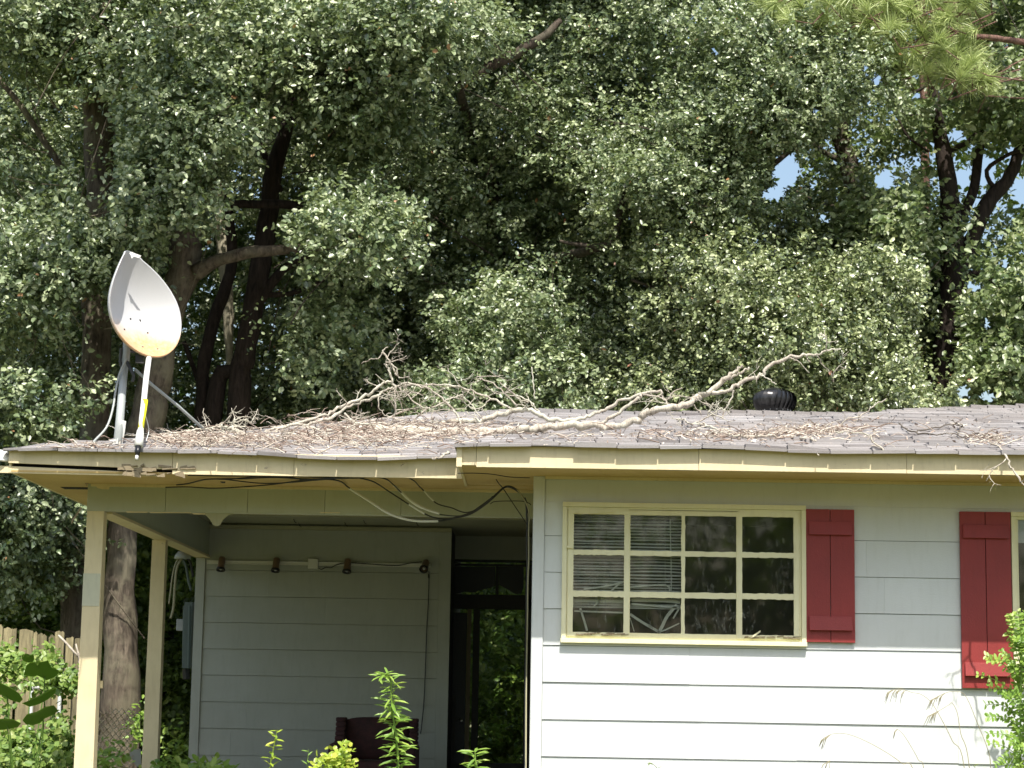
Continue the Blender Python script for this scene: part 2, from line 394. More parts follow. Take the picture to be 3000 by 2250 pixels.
# room behind the window
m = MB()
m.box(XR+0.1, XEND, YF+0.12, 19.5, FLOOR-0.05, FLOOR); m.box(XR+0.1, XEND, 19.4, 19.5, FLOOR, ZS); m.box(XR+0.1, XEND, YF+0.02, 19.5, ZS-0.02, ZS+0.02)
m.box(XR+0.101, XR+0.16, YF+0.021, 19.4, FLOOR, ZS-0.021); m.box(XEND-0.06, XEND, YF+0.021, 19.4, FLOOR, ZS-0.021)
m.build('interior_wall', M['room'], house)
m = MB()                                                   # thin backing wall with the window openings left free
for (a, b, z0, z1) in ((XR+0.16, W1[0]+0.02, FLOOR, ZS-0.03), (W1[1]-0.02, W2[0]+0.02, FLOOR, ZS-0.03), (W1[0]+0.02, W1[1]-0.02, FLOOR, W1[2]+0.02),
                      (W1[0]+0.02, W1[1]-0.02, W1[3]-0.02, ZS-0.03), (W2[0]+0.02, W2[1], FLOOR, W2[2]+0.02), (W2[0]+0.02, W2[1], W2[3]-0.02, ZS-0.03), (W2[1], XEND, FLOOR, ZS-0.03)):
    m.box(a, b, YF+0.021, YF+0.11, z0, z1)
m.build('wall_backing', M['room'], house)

# soffits and fascias -------------------------------------------------------
m = MB()
m.box(XRE+0.02, XEND+0.5, YE+0.02, YF+0.0, ZS, ZS+0.012)           # front block, front overhang
m.box(XRE+0.02, XR+0.083, YF+0.001, YB-0.30, ZS+0.0, ZS+0.012)
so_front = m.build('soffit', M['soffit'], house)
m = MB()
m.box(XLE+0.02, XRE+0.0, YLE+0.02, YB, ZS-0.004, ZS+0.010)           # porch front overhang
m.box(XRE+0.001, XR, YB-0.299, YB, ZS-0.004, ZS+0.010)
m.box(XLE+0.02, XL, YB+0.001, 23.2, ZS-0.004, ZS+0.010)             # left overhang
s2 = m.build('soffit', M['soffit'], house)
for px in (1975, 2915):                                      # soffit vents
    m = MB(); a = at(px-52, 1388, YE+0.08); m.box(a.x, a.x+0.27, YE+0.05, YE+0.15, ZS-0.003, ZS-0.0005); m.build('soffit_vent', M['black_hole'], house)
for Yv in (16.9, 18.0): m = MB(); m.box(XLE+0.15, XL-0.06, Yv, Yv+0.16, ZS-0.0075, ZS-0.0045); m.build('soffit_vent', M['black_hole'], house)
m = MB(); m.box(XR+0.083, XEND, YF-0.045, YF-0.014, ZS-0.022, ZS-0.001); m.box(XL+0.0, XR-0.004, YB-0.022, YB-0.001, ZS-0.028, ZS-0.005)
m.build('soffit_moulding', M['cream'], house)

ZF = H(1.838)
m = MB()
xs = [XRE, XRE+0.13, 1.12, 2.61, 3.75, 5.3, XEND+0.5]
for i, (a, b) in enumerate(zip(xs[:-1], xs[1:])):
    m.box(a+0.0012, b-0.0012, YE-rnd.uniform(0, 0.002), YE+0.02, ZS-0.004 - (0.012 if i else 0), ZF+0.0, rnd.uniform(0.3, 0.7))
m.build('fascia', M['cream'], house, bevel=0.0015)
m = MB(); m.box(XRE, XRE+0.02, YE+0.021, YB-0.3, ZS-0.012, H(1.84)); m.box(XRE-0.012, XRE+0.028, YE-0.02, YE-0.0025, ZS-0.018, H(1.84))
m.build('side_fascia', M['cream'], house, bevel=0.0015)
m = MB()                                                     # porch fascia, old and split at its left end
xs = [-2.83, -1.9, XRE+0.0]
for a, b in zip(xs[:-1], xs[1:]): m.box(a+0.0012, b-0.0012, YLE-rnd.uniform(0, 0.002), YLE+0.02, ZS-0.006, H(1.862), rnd.uniform(0.3, 0.7))
m.hexa([(XLE, YLE, ZS+0.062), (-2.832, YLE, ZS+0.030), (-2.832, YLE+0.02, ZS+0.030), (XLE, YLE+0.02, ZS+0.062),
        (XLE, YLE, H(1.862)), (-2.832, YLE, H(1.862)), (-2.832, YLE+0.02, H(1.862)), (XLE, YLE+0.02, H(1.862))], 0.4)
m.hexa([(XLE-0.16, YLE+0.022, ZS-0.012), (-2.95, YLE+0.03, ZS-0.02), (-2.95, YLE+0.05, ZS-0.02), (XLE-0.16, YLE+0.042, ZS-0.012),
        (XLE-0.16, YLE+0.022, ZS+0.045), (-2.95, YLE+0.03, ZS+0.006), (-2.95, YLE+0.05, ZS+0.006), (XLE-0.16, YLE+0.042, ZS+0.045)], 0.8)
m.build('fascia', M['cream'], house, bevel=0.0015)
m = MB(); m.box(XLE, XLE+0.02, YLE+0.021, 23.2, ZS-0.006, H(1.85)); m.build('side_fascia', M['cream'], house)
m = MB(); m.box(XLE+0.03, -2.7, YLE+0.055, YLE+0.07, ZS+0.011, ZS+0.12); m.build('dark_gap_backing', M['black_hole'], house)  # black plate painted in for the shade behind the split fascia
# ragged rot and splinters at the broken corner
m = MB(); r2 = random.Random(8)
for i in range(26):
    x = r2.uniform(-3.25, -2.75); z = ZS + r2.uniform(-0.03, 0.05); l = r2.uniform(0.03, 0.12)
    m.hexa([(x, YLE-0.012, z), (x+l, YLE-0.014, z+r2.uniform(-.02,.02)), (x+l, YLE-0.004, z), (x, YLE-0.003, z),
            (x, YLE-0.012, z+r2.uniform(.006,.02)), (x+l*0.9, YLE-0.014, z+r2.uniform(.004,.03)), (x+l, YLE-0.004, z+.01), (x, YLE-0.003, z+.01)], r2.random())
m.build('splintered_wood', M['tan_wood'], house)

# porch: beams, posts, ceiling, back wall ------------------------------------
ZBB = H(1.476)
m = MB(); 
xs = [XL-0.03, -3.02, -2.36, -1.74, -1.13, XR-0.005]
for a, b in zip(xs[:-1], xs[1:]): m.box(a+0.0012, b-0.0012, YB-rnd.uniform(0, 0.002), YB+0.05, ZBB, ZS-0.006, rnd.uniform(0.3, 0.6))
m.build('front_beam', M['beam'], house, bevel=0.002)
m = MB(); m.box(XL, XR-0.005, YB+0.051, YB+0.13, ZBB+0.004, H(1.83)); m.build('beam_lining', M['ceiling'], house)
m = MB(); m.box(XL+0.01, XL+0.13, YB+0.131, YW, ZBB+0.016, H(1.83)); m.build('side_beam', M['beam'], house)
m = MB(); m.box(XL, XL+0.15, YB+0.131, YW, ZBB-0.012, ZBB+0.014); m.build('beam_trim', M['cream'], house, bevel=0.002)
m = MB(); m.box(XL-0.1, XR, YB+0.05, 24.9, H(1.832), H(1.85))
for yy in (17.9, 19.2, 20.5): m.box(XL, XR, yy, yy+0.05, H(1.80), H(1.831))
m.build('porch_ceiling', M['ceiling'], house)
def post(xl, Y, wd, wbot, patch=False):
    m = MB(); zt_ = ZBB-0.001 if Y < 17 else ZBB-0.013
    n = 6
    for i in range(n):
        z0 = FLOOR + (zt_-FLOOR)*i/n; z1 = FLOOR + (zt_-FLOOR)*(i+1)/n
        g0 = (n-i)/n; g1 = (n-i-1)/n
        a0 = xl - 0.010*g0; b0 = xl+wd+wbot*g0; a1 = xl-0.010*g1; b1 = xl+wd+wbot*g1
        m.hexa([(a0,Y,z0),(b0,Y,z0),(b0,Y+wd,z0),(a0,Y+wd,z0),(a1,Y,z1),(b1,Y,z1),(b1,Y+wd,z1),(a1,Y+wd,z1)])
    return m
mm = post(at(250, 1600, YB).x, YB+0.002, 0.135, 0.012); p1 = mm.build('post', M['cream'], house); p1['label'] = 'front corner post with bare grey patch of paint'
a, b, z0, z1 = rectW(243, 1680, 291, 1776, YB); m = MB(); m.box(a-0.002, b+0.004, YB-0.0015, YB+0.001, z0, z1, 0.3); m.build('paint_patch', M['patch'], p1)
mm = post(at(441, 1700, 19.4).x, 19.4, 0.125, 0.01); mm.build('post', M['cream'], house)
# back wall
XB0 = at(593, 1900, YW).x; XB1 = at(1281, 1900, YW).x; XB2 = at(1316, 1900, YW).x; XBL = at(566, 1900, YW).x
m = MB(); zb2 = H(0.792)
lap_wall(m, YW, XB0, XB1, zb2, 0.2724, zb2+0.2724*2+0.001, FLOOR-0.05, [], rnd, (1.2, 2.6), gap=0.0022)
m.box(XB0, XB1, YW-0.005, YW+0.02, zb2+0.2724*2+0.004, H(1.77))
m.box(XB0-0.05, XB2, YW+0.021, YW+0.04, FLOOR-0.3, H(1.83))
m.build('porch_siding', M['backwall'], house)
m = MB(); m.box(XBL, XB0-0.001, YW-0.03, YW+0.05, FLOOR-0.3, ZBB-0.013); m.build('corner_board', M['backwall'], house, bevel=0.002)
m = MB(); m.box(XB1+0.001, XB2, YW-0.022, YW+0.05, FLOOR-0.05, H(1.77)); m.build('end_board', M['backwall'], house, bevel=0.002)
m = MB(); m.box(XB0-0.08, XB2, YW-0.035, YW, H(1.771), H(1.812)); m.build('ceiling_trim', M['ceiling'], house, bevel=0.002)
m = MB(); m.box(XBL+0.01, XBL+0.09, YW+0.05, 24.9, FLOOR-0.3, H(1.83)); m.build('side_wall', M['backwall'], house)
m = MB(); m.box(XB2-0.1, XB2-0.01, YW+0.051, 24.85, FLOOR, H(1.83)); m.build('hall_wall', M['dark_wood'], house)
m = MB(); m.box(XL-0.3, XR, YB-0.2, 25.0, FLOOR-0.15, FLOOR); m.build('porch_floor', M['concrete'], house)
# rear opening of the passage: frame, transom, door left ajar
YD = 23.0
def R_(px0, py0, px1, py1, Y=YD, dy=0.08, mat='dark_wood', name='door_frame', mb=None):
    a, b, z0, z1 = rectW(px0, py0, px1, py1, Y)
    k = mb or MB(); k.box(a, b, Y, Y+dy, z0, z1); 
    return k
k = MB(); R_(1312, 1560, 1560, 1570, mb=k); R_(1310, 1640, 1560, 1646, mb=k, dy=0.1); R_(1310, 1652, 1560, 1658, mb=k, dy=0.06)
R_(1310, 1742, 1560, 1784, mb=k, dy=0.12); R_(1382, 1785, 1401, 2300, mb=k, dy=0.13); R_(1452, 1659, 1461, 1741, mb=k); R_(1310, 1659, 1324, 1741, mb=k)
R_(1535, 1659, 1560, 2300, mb=k, dy=0.09); R_(1302, 2236, 1560, 2300, mb=k, dy=0.14)
k.build('door_frame', M['dark_wood'], house, bevel=0.003)
k = R_(1312, 1571, 1560, 1639, dy=0.03); k.build('header_panel', M['backwall'], house)
k = R_(1325, 1659, 1451, 1715, dy=0.01)                     # torn dark film left in the transom
def torn(k, pts, Y):
    v = [at(x, y, Y) for x, y in pts]; v2 = [p + Vector((0, 0.006, 0)) for p in v]; n = len(v)
    k.add(v+v2, [tuple(range(n)), tuple(range(2*n-1, n-1, -1))] + [(i, (i+1) % n, (i+1) % n+n, i+n) for i in range(n)])
k = MB(); torn(k, [(1325,1660),(1451,1660),(1451,1716),(1438,1722),(1420,1726),(1404,1730),(1392,1736),(1360,1734),(1340,1739),(1325,1741)], YD+0.02)
torn(k, [(1462,1660),(1534,1660),(1534,1722),(1528,1738),(1514,1741),(1500,1736),(1486,1726),(1470,1718),(1462,1714)], YD+0.02)
k.build('torn_screen', M['door_dark'], house)
k = R_(1306, 1795, 1364, 2236, dy=0.045); dr = k.build('door', M['door_dark'], house, bevel=0.003)
k = R_(1316, 2035, 1334, 2225, dy=-0.006); k.build('door_panel', M['dark_wood'], dr)
k = MB(); a = at(1351, 2112, YD-0.03); k.lathe(a, [(0.0, -0.03), (0.02, -0.028), (0.028, -0.01), (0.02, 0.01), (0.01, 0.03)], 12, Vector((0, 1, 0))); k.build('door_knob', M['steel'], dr, True)
k = R_(1365, 1785, 1377, 2236, dy=0.06); k.build('door_jamb', M['tan_wood'], house)

# roof -------------------------------------------------------------------------
PM, PR = 0.238, 0.220
def roofz(x, y):
    zm = 1.868 + PM*min(y-YLE, (x-XLE+0.05), 23.25-y)
    z = zm
    if x > XRE-0.04:
        zr = 1.846 + PR*min(y-YE, (x-XRE+0.04), 24.2-y)
        z = max(zm if y > YLE-0.06 else -9, zr)
    z += 0.012*math.sin(x*1.7+0.6)*math.sin(y*0.9) + 0.006*math.sin(x*4.1+y*2.3)
    if y < YLE+0.8 and x < XRE: z += -0.012*max(0, math.sin((x+2.4)*1.9))*(1-(y-YLE)/0.8)
    return CZ + z
STEP = 0.1357
def shingle_area(mb, x0, x1, y0, y1, off, r):
    k = 0; y = y0
    while y < y1:
        x = x0 - r.uniform(0, 0.28); first = (k == 0)
        tone = r.uniform(-0.12, 0.12)
        while x < x1:
            w_ = 0.305
            a = max(x, x0) + 0.004; b = min(x+w_, x1) - 0.004
            if b - a > 0.02:
                fy = (r.uniform(-0.004, 0.004) if first else r.uniform(-0.006, 0.004))
                if first and r.random() < 0.05: fy += 0.035
                cu = r.uniform(0, 0.006) if r.random() < 0.85 else r.uniform(0.01, 0.03)
                ya = y + fy; yb = min(y + STEP*1.15, y1+0.03); th = 0.008 if not first else 0.016
                m_ = (a+b)/2; dd = -r.uniform(0, 0.010) if first else 0
                P = [(a, ya, roofz(a, ya)-0.004+dd), (b, ya, roofz(b, ya)-0.004+dd*0.5), (b, yb, roofz(b, yb)-0.012), (a, yb, roofz(a, yb)-0.012),
                     (a, ya, roofz(a, ya)+th+cu+dd), (b, ya, roofz(b, ya)+th+cu*r.random()+dd*0.5), (b, yb, roofz(b, yb)+0.001), (a, yb, roofz(a, yb)+0.001)]
                mb.hexa(P, min(1, max(0, 0.55+tone+r.gauss(0, 0.20))))
            x += w_
        y += STEP; k += 1
r3 = random.Random(21)
m = MB()
shingle_area(m, XRE-0.035, XEND+0.5, YE-0.062, YLE-0.06, 0, r3)
shingle_area(m, XLE-0.04, XEND+0.5, YLE-0.074, 19.75, 0, r3)
# rear slopes as deck with shingle edges
for i in range(-9, 16):
    x0 = i*0.5; x1 = x0+0.5
    if x1 < XLE: continue
    x0 = max(x0, XLE-0.04)
    for j in range(9):
        y0 = 19.75+j*0.5; y1 = y0+0.5
        m.add([(x0,y0,roofz(x0,y0)),(x1,y0,roofz(x1,y0)),(x1,y1,roofz(x1,y1)),(x0,y1,roofz(x0,y1))], [(0,1,2,3)], 0.5)
# ridge caps
for xr in np.arange(-0.2, 7.6, 0.15):
    z = roofz(xr, 19.5)
    m.hexa([(xr, 19.35, z-0.03),(xr+0.16, 19.35, z-0.035),(xr+0.16, 19.68, z-0.035),(xr, 19.68, z-0.03),(xr, 19.35, z+0.004),(xr+0.16, 19.35, z-0.004),(xr+0.16, 19.68, z-0.004),(xr, 19.68, z+0.004)], 0.45+r3.gauss(0, 0.1))
for i in range(int((XEND+0.5-XRE)/0.25)):
    a = XRE-0.02+i*0.25; b = a+0.25
    m.hexa([(a,YE-0.046,roofz(a,YE)-0.014),(b,YE-0.046,roofz(b,YE)-0.014),(b,YE+0.1,roofz(b,YE+0.1)-0.014),(a,YE+0.1,roofz(a,YE+0.1)-0.014),
            (a,YE-0.046,roofz(a,YE)-0.005),(b,YE-0.046,roofz(b,YE)-0.005),(b,YE+0.1,roofz(b,YE+0.1)-0.005),(a,YE+0.1,roofz(a,YE+0.1)-0.005)], .25)
for i in range(14):
    a = XLE-0.03+i*0.25; b = a+0.25
    m.hexa([(a,YLE-0.046,roofz(a,YLE)-0.016),(b,YLE-0.046,roofz(b,YLE)-0.016),(b,YLE+0.1,roofz(b,YLE+0.1)-0.014),(a,YLE+0.1,roofz(a,YLE+0.1)-0.014),
            (a,YLE-0.046,roofz(a,YLE)-0.007),(b,YLE-0.046,roofz(b,YLE)-0.007),(b,YLE+0.1,roofz(b,YLE+0.1)-0.005),(a,YLE+0.1,roofz(a,YLE+0.1)-0.005)], .25)
roof = m.build('roof', M['shingle'], house)
m = MB()                                                     # deck boards under the shingles
m.add([(XLE, YLE, H(1.862)), (XRE, YLE, H(1.862)), (XRE, 23.2, H(1.862)), (XLE, 23.2, H(1.862))], [(0,1,2,3)])
m.add([(XRE, YE, H(1.838)), (XEND+.5, YE, H(1.838)), (XEND+.5, 24.2, H(1.838)), (XRE, 24.2, H(1.838))], [(0,1,2,3)])
m.build('roof_deck', M['dark_wood'], house)
# end walls that shut the house off
m = MB(); m.box(XEND, XEND+0.1, YF, 24.1, FLOOR-0.25, ZS); m.box(XR+0.1, XEND, 23.9, 24.0, FLOOR-0.25, ZS); m.build('outer_wall', M['wall'], house)
m = MB(); m.box(XR, XEND, YF+0.022, 24.0, 0, FLOOR-0.06); m.build('foundation', M['concrete'], house)

def on_roof(px, py, lift=0.02):
    r = ray(px, py); 
    y = YE-0.05; last = y
    while y < 19.6:
        P = CAM + r*(y/r.y)
        if P.x >= XRE-0.04 or y >= YLE-0.05:
            if P.z <= roofz(P.x, y)+lift: return P
        y += 0.02
    return CAM + r*(19.45/r.y)

# window ---------------------------------------------------------------------
def window(W, cols, name_label, rows=3):
    x0, x1, z0, z1 = W
    m = MB(); t_ = 0.035; yo = YF-0.045
    m.box(x0, x1, yo, YF+0.02, z1-t_, z1, .5); m.box(x0-0.004, x1+0.004, yo-0.008, YF+0.02, z0-0.002, z0+0.030, .6)
    m.box(x0, x0+t_, yo+0.001, YF+0.02, z0+0.031, z1-t_-0.001, .5); m.box(x1-t_, x1, yo+0.001, YF+0.02, z0+0.031, z1-t_-0.001, .5)
    m.box(x0+t_+.001, x1-t_-.001, YF-0.030, YF+0.02, z1-t_-0.022, z1-t_-.001); m.box(x0+t_+.001, x0+t_+0.018, YF-0.03, YF+0.02, z0+0.031, z1-t_-0.023); m.box(x1-t_-0.018, x1-t_-.001, YF-0.03, YF+0.02, z0+0.031, z1-t_-0.023)
    m.box(x0+t_+.019, x1-t_-.019, YF-0.028, YF+0.02, z0+0.031, z0+0.052)
    fr_ = m.build('window_frame', M['trim'], house, bevel=0.0025)
    if name_label: fr_['label'] = name_label
    return fr_
wf = window(W1, 4, 'wide cream window frame with peeling rotten sashes')
wf2 = window(W2, 4, None)
rows = [(1508, 1612), (1627, 1732), (1749, 1853)]
colsx = [(1679.5, 1827.5), (1845.5, 1995), (2006, 2156), (2173, 2324)]
rr = random.Random(3)
def wavy_bar(mb, p, q, wid, Y0, Y1, vertical, amp=0.0022):
    n = 22; pts = []
    for i in range(n+1):
        s = i/n; pts.append((s, rr.uniform(-amp, amp) if 0 < i < n else 0, rr.uniform(-amp, amp) if 0 < i < n else 0))
    for i in range(n):
        s0, a0, b0 = pts[i]; s1, a1, b1 = pts[i+1]
        if vertical:
            z_0 = p+(q-p)*s0; z_1 = p+(q-p)*s1; xl, xr_ = wid
            mb.hexa([(xl+a0,Y0,z_0),(xr_+b0,Y0,z_0),(xr_+b0,Y1,z_0),(xl+a0,Y1,z_0),(xl+a1,Y0,z_1),(xr_+b1,Y0,z_1),(xr_+b1,Y1,z_1),(xl+a1,Y1,z_1)], .6)
        else:
            x_0 = p+(q-p)*s0; x_1 = p+(q-p)*s1; zl, zr = wid
            mb.hexa([(x_0,Y0,zl+a0),(x_1,Y0,zl+a1),(x_1,Y1,zl+a1),(x_0,Y1,zl+a0),(x_0,Y0,zr+b0),(x_1,Y0,zr+b1),(x_1,Y1,zr+b1),(x_0,Y1,zr+b0)], .6)
X = lambda px: at(px, 1680, YF).x
Z = lambda py, px=2000: at(px, py+ (px-1750)*0.0165, YF).z
zr_ = [(Z(b, 1750), Z(a, 1750)) for a, b in rows]
def sash(ci, proud):
    m = MB(); Y0 = YF-0.030-proud; Y1 = YF-0.008
    xa, xb = X(colsx[ci[0]][0]), X(colsx[ci[-1]][1])
    L = X(colsx[ci[0]][0]-16) if ci[0] in (0, 3) else xa-0.012; Rr = X(colsx[ci[-1]][1]+15) if ci[-1] in (0, 3) else xb+0.012
    top = zr_[0][1]; bot = zr_[2][0]
    ztop_ = top + (0.034 if ci[0] in (0, 3) else 0.040); zbot_ = bot - (0.030 if ci[0] in (0, 3) else 0.034)
    wavy_bar(m, L, Rr, (top, ztop_), Y0, Y1, False, 0.0015); wavy_bar(m, L, Rr, (zbot_, bot), Y0, Y1, False, 0.0015)
    wavy_bar(m, bot, top, (L, xa), Y0+0.001, Y1, True, 0.0012); wavy_bar(m, bot, top, (xb, Rr), Y0+0.001, Y1, True, 0.0012)
    for i in (0, 1): wavy_bar(m, xa, xb, (zr_[i+1][1], zr_[i][0]), Y0+0.002, Y1, False, 0.003)
    if len(ci) == 2: wavy_bar(m, bot, top, (X(1995), X(2006)), Y0+0.003, Y1-0.001, True, 0.003)
    s_ = m.build('sash', M['trim'], wf)
    for c_ in ci:
        for i in range(3):
            g_ = MB(); zz0, zz1 = zr_[i]
            g_.box(X(colsx[c_][0])-0.005, X(colsx[c_][1])+0.005, YF-0.016, YF-0.013, zz0-0.005, zz1+0.005); 
            g_.build('pane', M['glass'], wf)
for ci, pr in (((0,), 0.008), ((1, 2), 0.0), ((3,), 0.008)): sash(ci, pr)
# peeling strips and rotten gaps along the sill
m = MB()
for (xa, xb, ya, yb) in ((1662, 1830, 1856, 1862), (2168, 2335, 1866, 1873)):
    for i in range(20):
        px = rr.uniform(xa, xb-8); l = rr.uniform(6, 26); py = rr.uniform(ya, yb)
        a = at(px, py, YF); b = at(px+l, py+rr.uniform(-2, 2), YF)
        h_ = rr.uniform(0.003, 0.009); Y0 = YF-0.045-rr.uniform(0, 0.006)
        m.hexa([(a.x,Y0,a.z),(b.x,Y0,b.z),(b.x,Y0+.01,b.z),(a.x,Y0+.01,a.z),(a.x,Y0,a.z+h_),(b.x,Y0,b.z+h_*.6),(b.x,Y0+.01,b.z+h_),(a.x,Y0+.01,a.z+h_)])
    m.build('rotten_wood', M['tan_wood'], wf); m = MB()
for (a_, b_) in (((1674, 1504), (1700, 1502)), ((1730, 1504), (1798, 1500)), ((2205, 1868), (2228, 1852)), ((1660, 1605), (1680, 1606))):
    m = MB(); a = at(*a_, YF-0.06); b = at(*b_, YF-0.055); m.hexa([(a.x,a.y,a.z),(b.x,b.y,b.z),(b.x,b.y+.003,b.z),(a.x,a.y+.003,a.z),(a.x,a.y,a.z+.016),(b.x,b.y,b.z+.014),(b.x,b.y+.003,b.z+.014),(a.x,a.y+.003,a.z+.016)]); m.build('peeling_paint', M['trim'], wf)
m = MB(); m.box(W2[0]+0.06, W2[1], YF-0.016, YF-0.013, W2[2]+0.05, W2[3]-0.05); m.build('pane', M['glass'], wf2)

# blinds (hang inside, behind the panes)
def blind(xa, xb, ztop_, name, label, br):
    m = MB(); z = ztop_; i = 0; Yb = YF+0.055
    r_ = random.Random(br)
    zend = Z(1845, 1750)
    while z > zend:
        i += 1
        frac = (ztop_-z)/(ztop_-zend)
        sagl = 0.004*math.sin(i*0.9)
        tilt = r_.uniform(0.6, 0.95) if frac < 0.75 else r_.uniform(0.9, 1.2)
        dz = 0.008*math.sin(tilt)
        if frac > 0.60 and r_.random() < 0.25: z -= 0.022; continue
        n = 6; xs_ = [xa+(xb-xa)*j/n for j in range(n+1)]
        bend = r_.uniform(-0.004, 0.006)
        for j in range(n):
            s0 = bend*math.sin(math.pi*j/n); s1 = bend*math.sin(math.pi*(j+1)/n)
            m.hexa([(xs_[j],Yb-.011,z-dz+s0),(xs_[j+1],Yb-.011,z-dz+s1),(xs_[j+1],Yb+.011,z+dz+s1),(xs_[j],Yb+.011,z+dz+s0),
                    (xs_[j],Yb-.011,z-dz+.0012+s0),(xs_[j+1],Yb-.011,z-dz+.0012+s1),(xs_[j+1],Yb+.011,z+dz+.0012+s1),(xs_[j],Yb+.011,z+dz+.0012+s0)])
        z -= 0.0235 if frac < 0.68 else 0.012
        if frac > 0.80: break
    o = m.build(name, M['blind']); tag(o, label, 'window blind'); return o
bl1 = blind(X(1660), X(1836), Z(1500, 1750), 'window_blind', 'bent white slatted blind behind the leftmost dirty panes', 1)
bl2 = blind(X(1840), X(1998), Z(1498, 1750), 'window_blind', 'broken white slatted blind with dangling slats, second pane column', 5)
def strips(parent, lst, Y):
    for pts, w_ in lst:
        m = MB(); P = smooth_path([at(x, y, Y) for x, y in pts], 3)
        for a, b in zip(P[:-1], P[1:]):
            t_ = (b-a).normalized(); nrm = Vector((-t_.z, 0, t_.x))*w_/2
            m.hexa([a-nrm, b-nrm, b-nrm+Vector((0,.003,0)), a-nrm+Vector((0,.003,0)), a+nrm, b+nrm, b+nrm+Vector((0,.003,0)), a+nrm+Vector((0,.003,0))])
        m.build('fallen_slat', M['blind'], parent)
strips(bl2, [([(1846,1799),(1880,1822),(1930,1851)], .019), ([(1900,1830),(1925,1850)], .012), ([(1983,1772),(1955,1805),(1940,1835),(1930,1853)], .024),
             ([(1990,1782),(1972,1812)], .012), ([(1990,1826),(1950,1845),(1925,1853)], .010), ([(1850,1758),(1950,1760),(1993,1765)], .024), ([(1850,1769),(1993,1781)], .014),
             ([(1846,1720),(1950,1714),(1962,1735)], .012), ([(1846,1810),(1858,1850)], .006)], YF+0.035)
strips(bl1, [([(1710,1726),(1770,1718),(1825,1706)], .013), ([(1820,1705),(1780,1740),(1740,1775)], .012), ([(1700,1782),(1712,1820),(1720,1848)], .016), ([(1682,1790),(1825,1795)], .012),([(1682,1760),(1825,1762)], .022)], YF+0.035)
m = MB(); m.tube([at(1963, 1520, YF+0.04), at(1966, 1640, YF+0.04), at(1967, 1762, YF+0.04)], 0.0035, 6); m.build('tilt_wand', M['blind'], bl2)
m = MB(); m.tube([at(1948, 1510, YF+0.04), at(1949, 1740, YF+0.04)], 0.001, 4); m.build('lift_cord', M['blind'], bl2)

# shutters -------------------------------------------------------------------
def shutter(px0, py0, px1, py1, b1, b2, label):
    x0, x1, z0, z1 = rectW(px0, py0, px1, py1, YF-0.02)
    e_ = None
    m = MB(); mid = (x0+x1)/2; Y0, Y1 = YF-0.040, YF-0.016
    m.box(x0, mid-0.0022, Y0, Y1, z0, z1, .4); m.box(mid+0.0022, x1, Y0, Y1, z0-0.001, z1, .6)
    s_ = m.build('shutter', M['red'], house, bevel=0.002); s_['label'] = label
    for (ya, yb) in (b1, b2):
        m = MB(); zt_ = at((px0+px1)/2, ya, YF-.05).z; zb_ = at((px0+px1)/2, yb, YF-.05).z
        m.hexa([(x0+.02,Y0-.030,zb_),(x1-.022,Y0-.030,zb_),(x1-.022,Y0-.0005,zb_),(x0+.02,Y0-.0005,zb_),
                (x0+.02,Y0-.014,zt_),(x1-.022,Y0-.014,zt_),(x1-.022,Y0-.0005,zt_),(x0+.02,Y0-.0005,zt_)])
        m.build('batten', M['red'], s_, bevel=0.0015)
shutter(2361, 1493, 2503, 1882, (1528, 1567), (1806, 1847), 'dark red board shutter right of the wide window')
shutter(2814, 1500, 2963, 2017, (1538, 1577), (1942, 1981), 'taller red board shutter whose foot is sunlit')

# ================================================================== vegetation helpers (numpy leaf meshes)
def mesh_np(name, V, F4, var, mat, parent=None):
    me = bpy.data.meshes.new(name)
    nv = len(V); nf = len(F4)
    me.vertices.add(nv); me.vertices.foreach_set('co', V.astype(np.float32).ravel())
    k = F4.shape[1]
    me.loops.add(nf*k); me.loops.foreach_set('vertex_index', F4.astype(np.int32).ravel())
    me.polygons.add(nf); me.polygons.foreach_set('loop_start', np.arange(0, nf*k, k, dtype=np.int32))
    try: me.polygons.foreach_set('loop_total', np.full(nf, k, dtype=np.int32))
    except Exception: pass
    a = me.attributes.new('var', 'FLOAT', 'POINT'); a.data.foreach_set('value', var.astype(np.float32))
    me.materials.append(mat); me.update(calc_edges=True); me.validate()
    o = bpy.data.objects.new(name, me); COL.objects.link(o)
    if parent:
        o.parent = parent; o.matrix_parent_inverse = Matrix.Translation(-Vector(parent.location))
    return o
def norm(a): return a/np.maximum(np.linalg.norm(a, axis=1, keepdims=True), 1e-9)

def leaf_arrays(P, N, T, L, W, var, fold=0.25):
    """one folded oval leaf per row: P base, N normal, T along, L length, W half width"""
    N = norm(N); T = norm(T - N*np.sum(T*N, axis=1, keepdims=True)); S = np.cross(N, T)
    n = len(P); L = L[:, None]; W = W[:, None]
    V = np.stack([P, P+T*L*0.30+S*W+N*W*fold, P+T*L*0.72+S*W*0.82+N*W*fold*0.6, P+T*L - N*L*0.08,
                  P+T*L*0.72-S*W*0.82+N*W*fold*0.6, P+T*L*0.30-S*W+N*W*fold], axis=1).reshape(-1, 3)
    b = (np.arange(n)*6)[:, None]
    F = np.concatenate([b+np.array([[0, 1, 2, 3]]), b+np.array([[0, 3, 4, 5]])], axis=0)
    return V, F, np.repeat(var, 6)

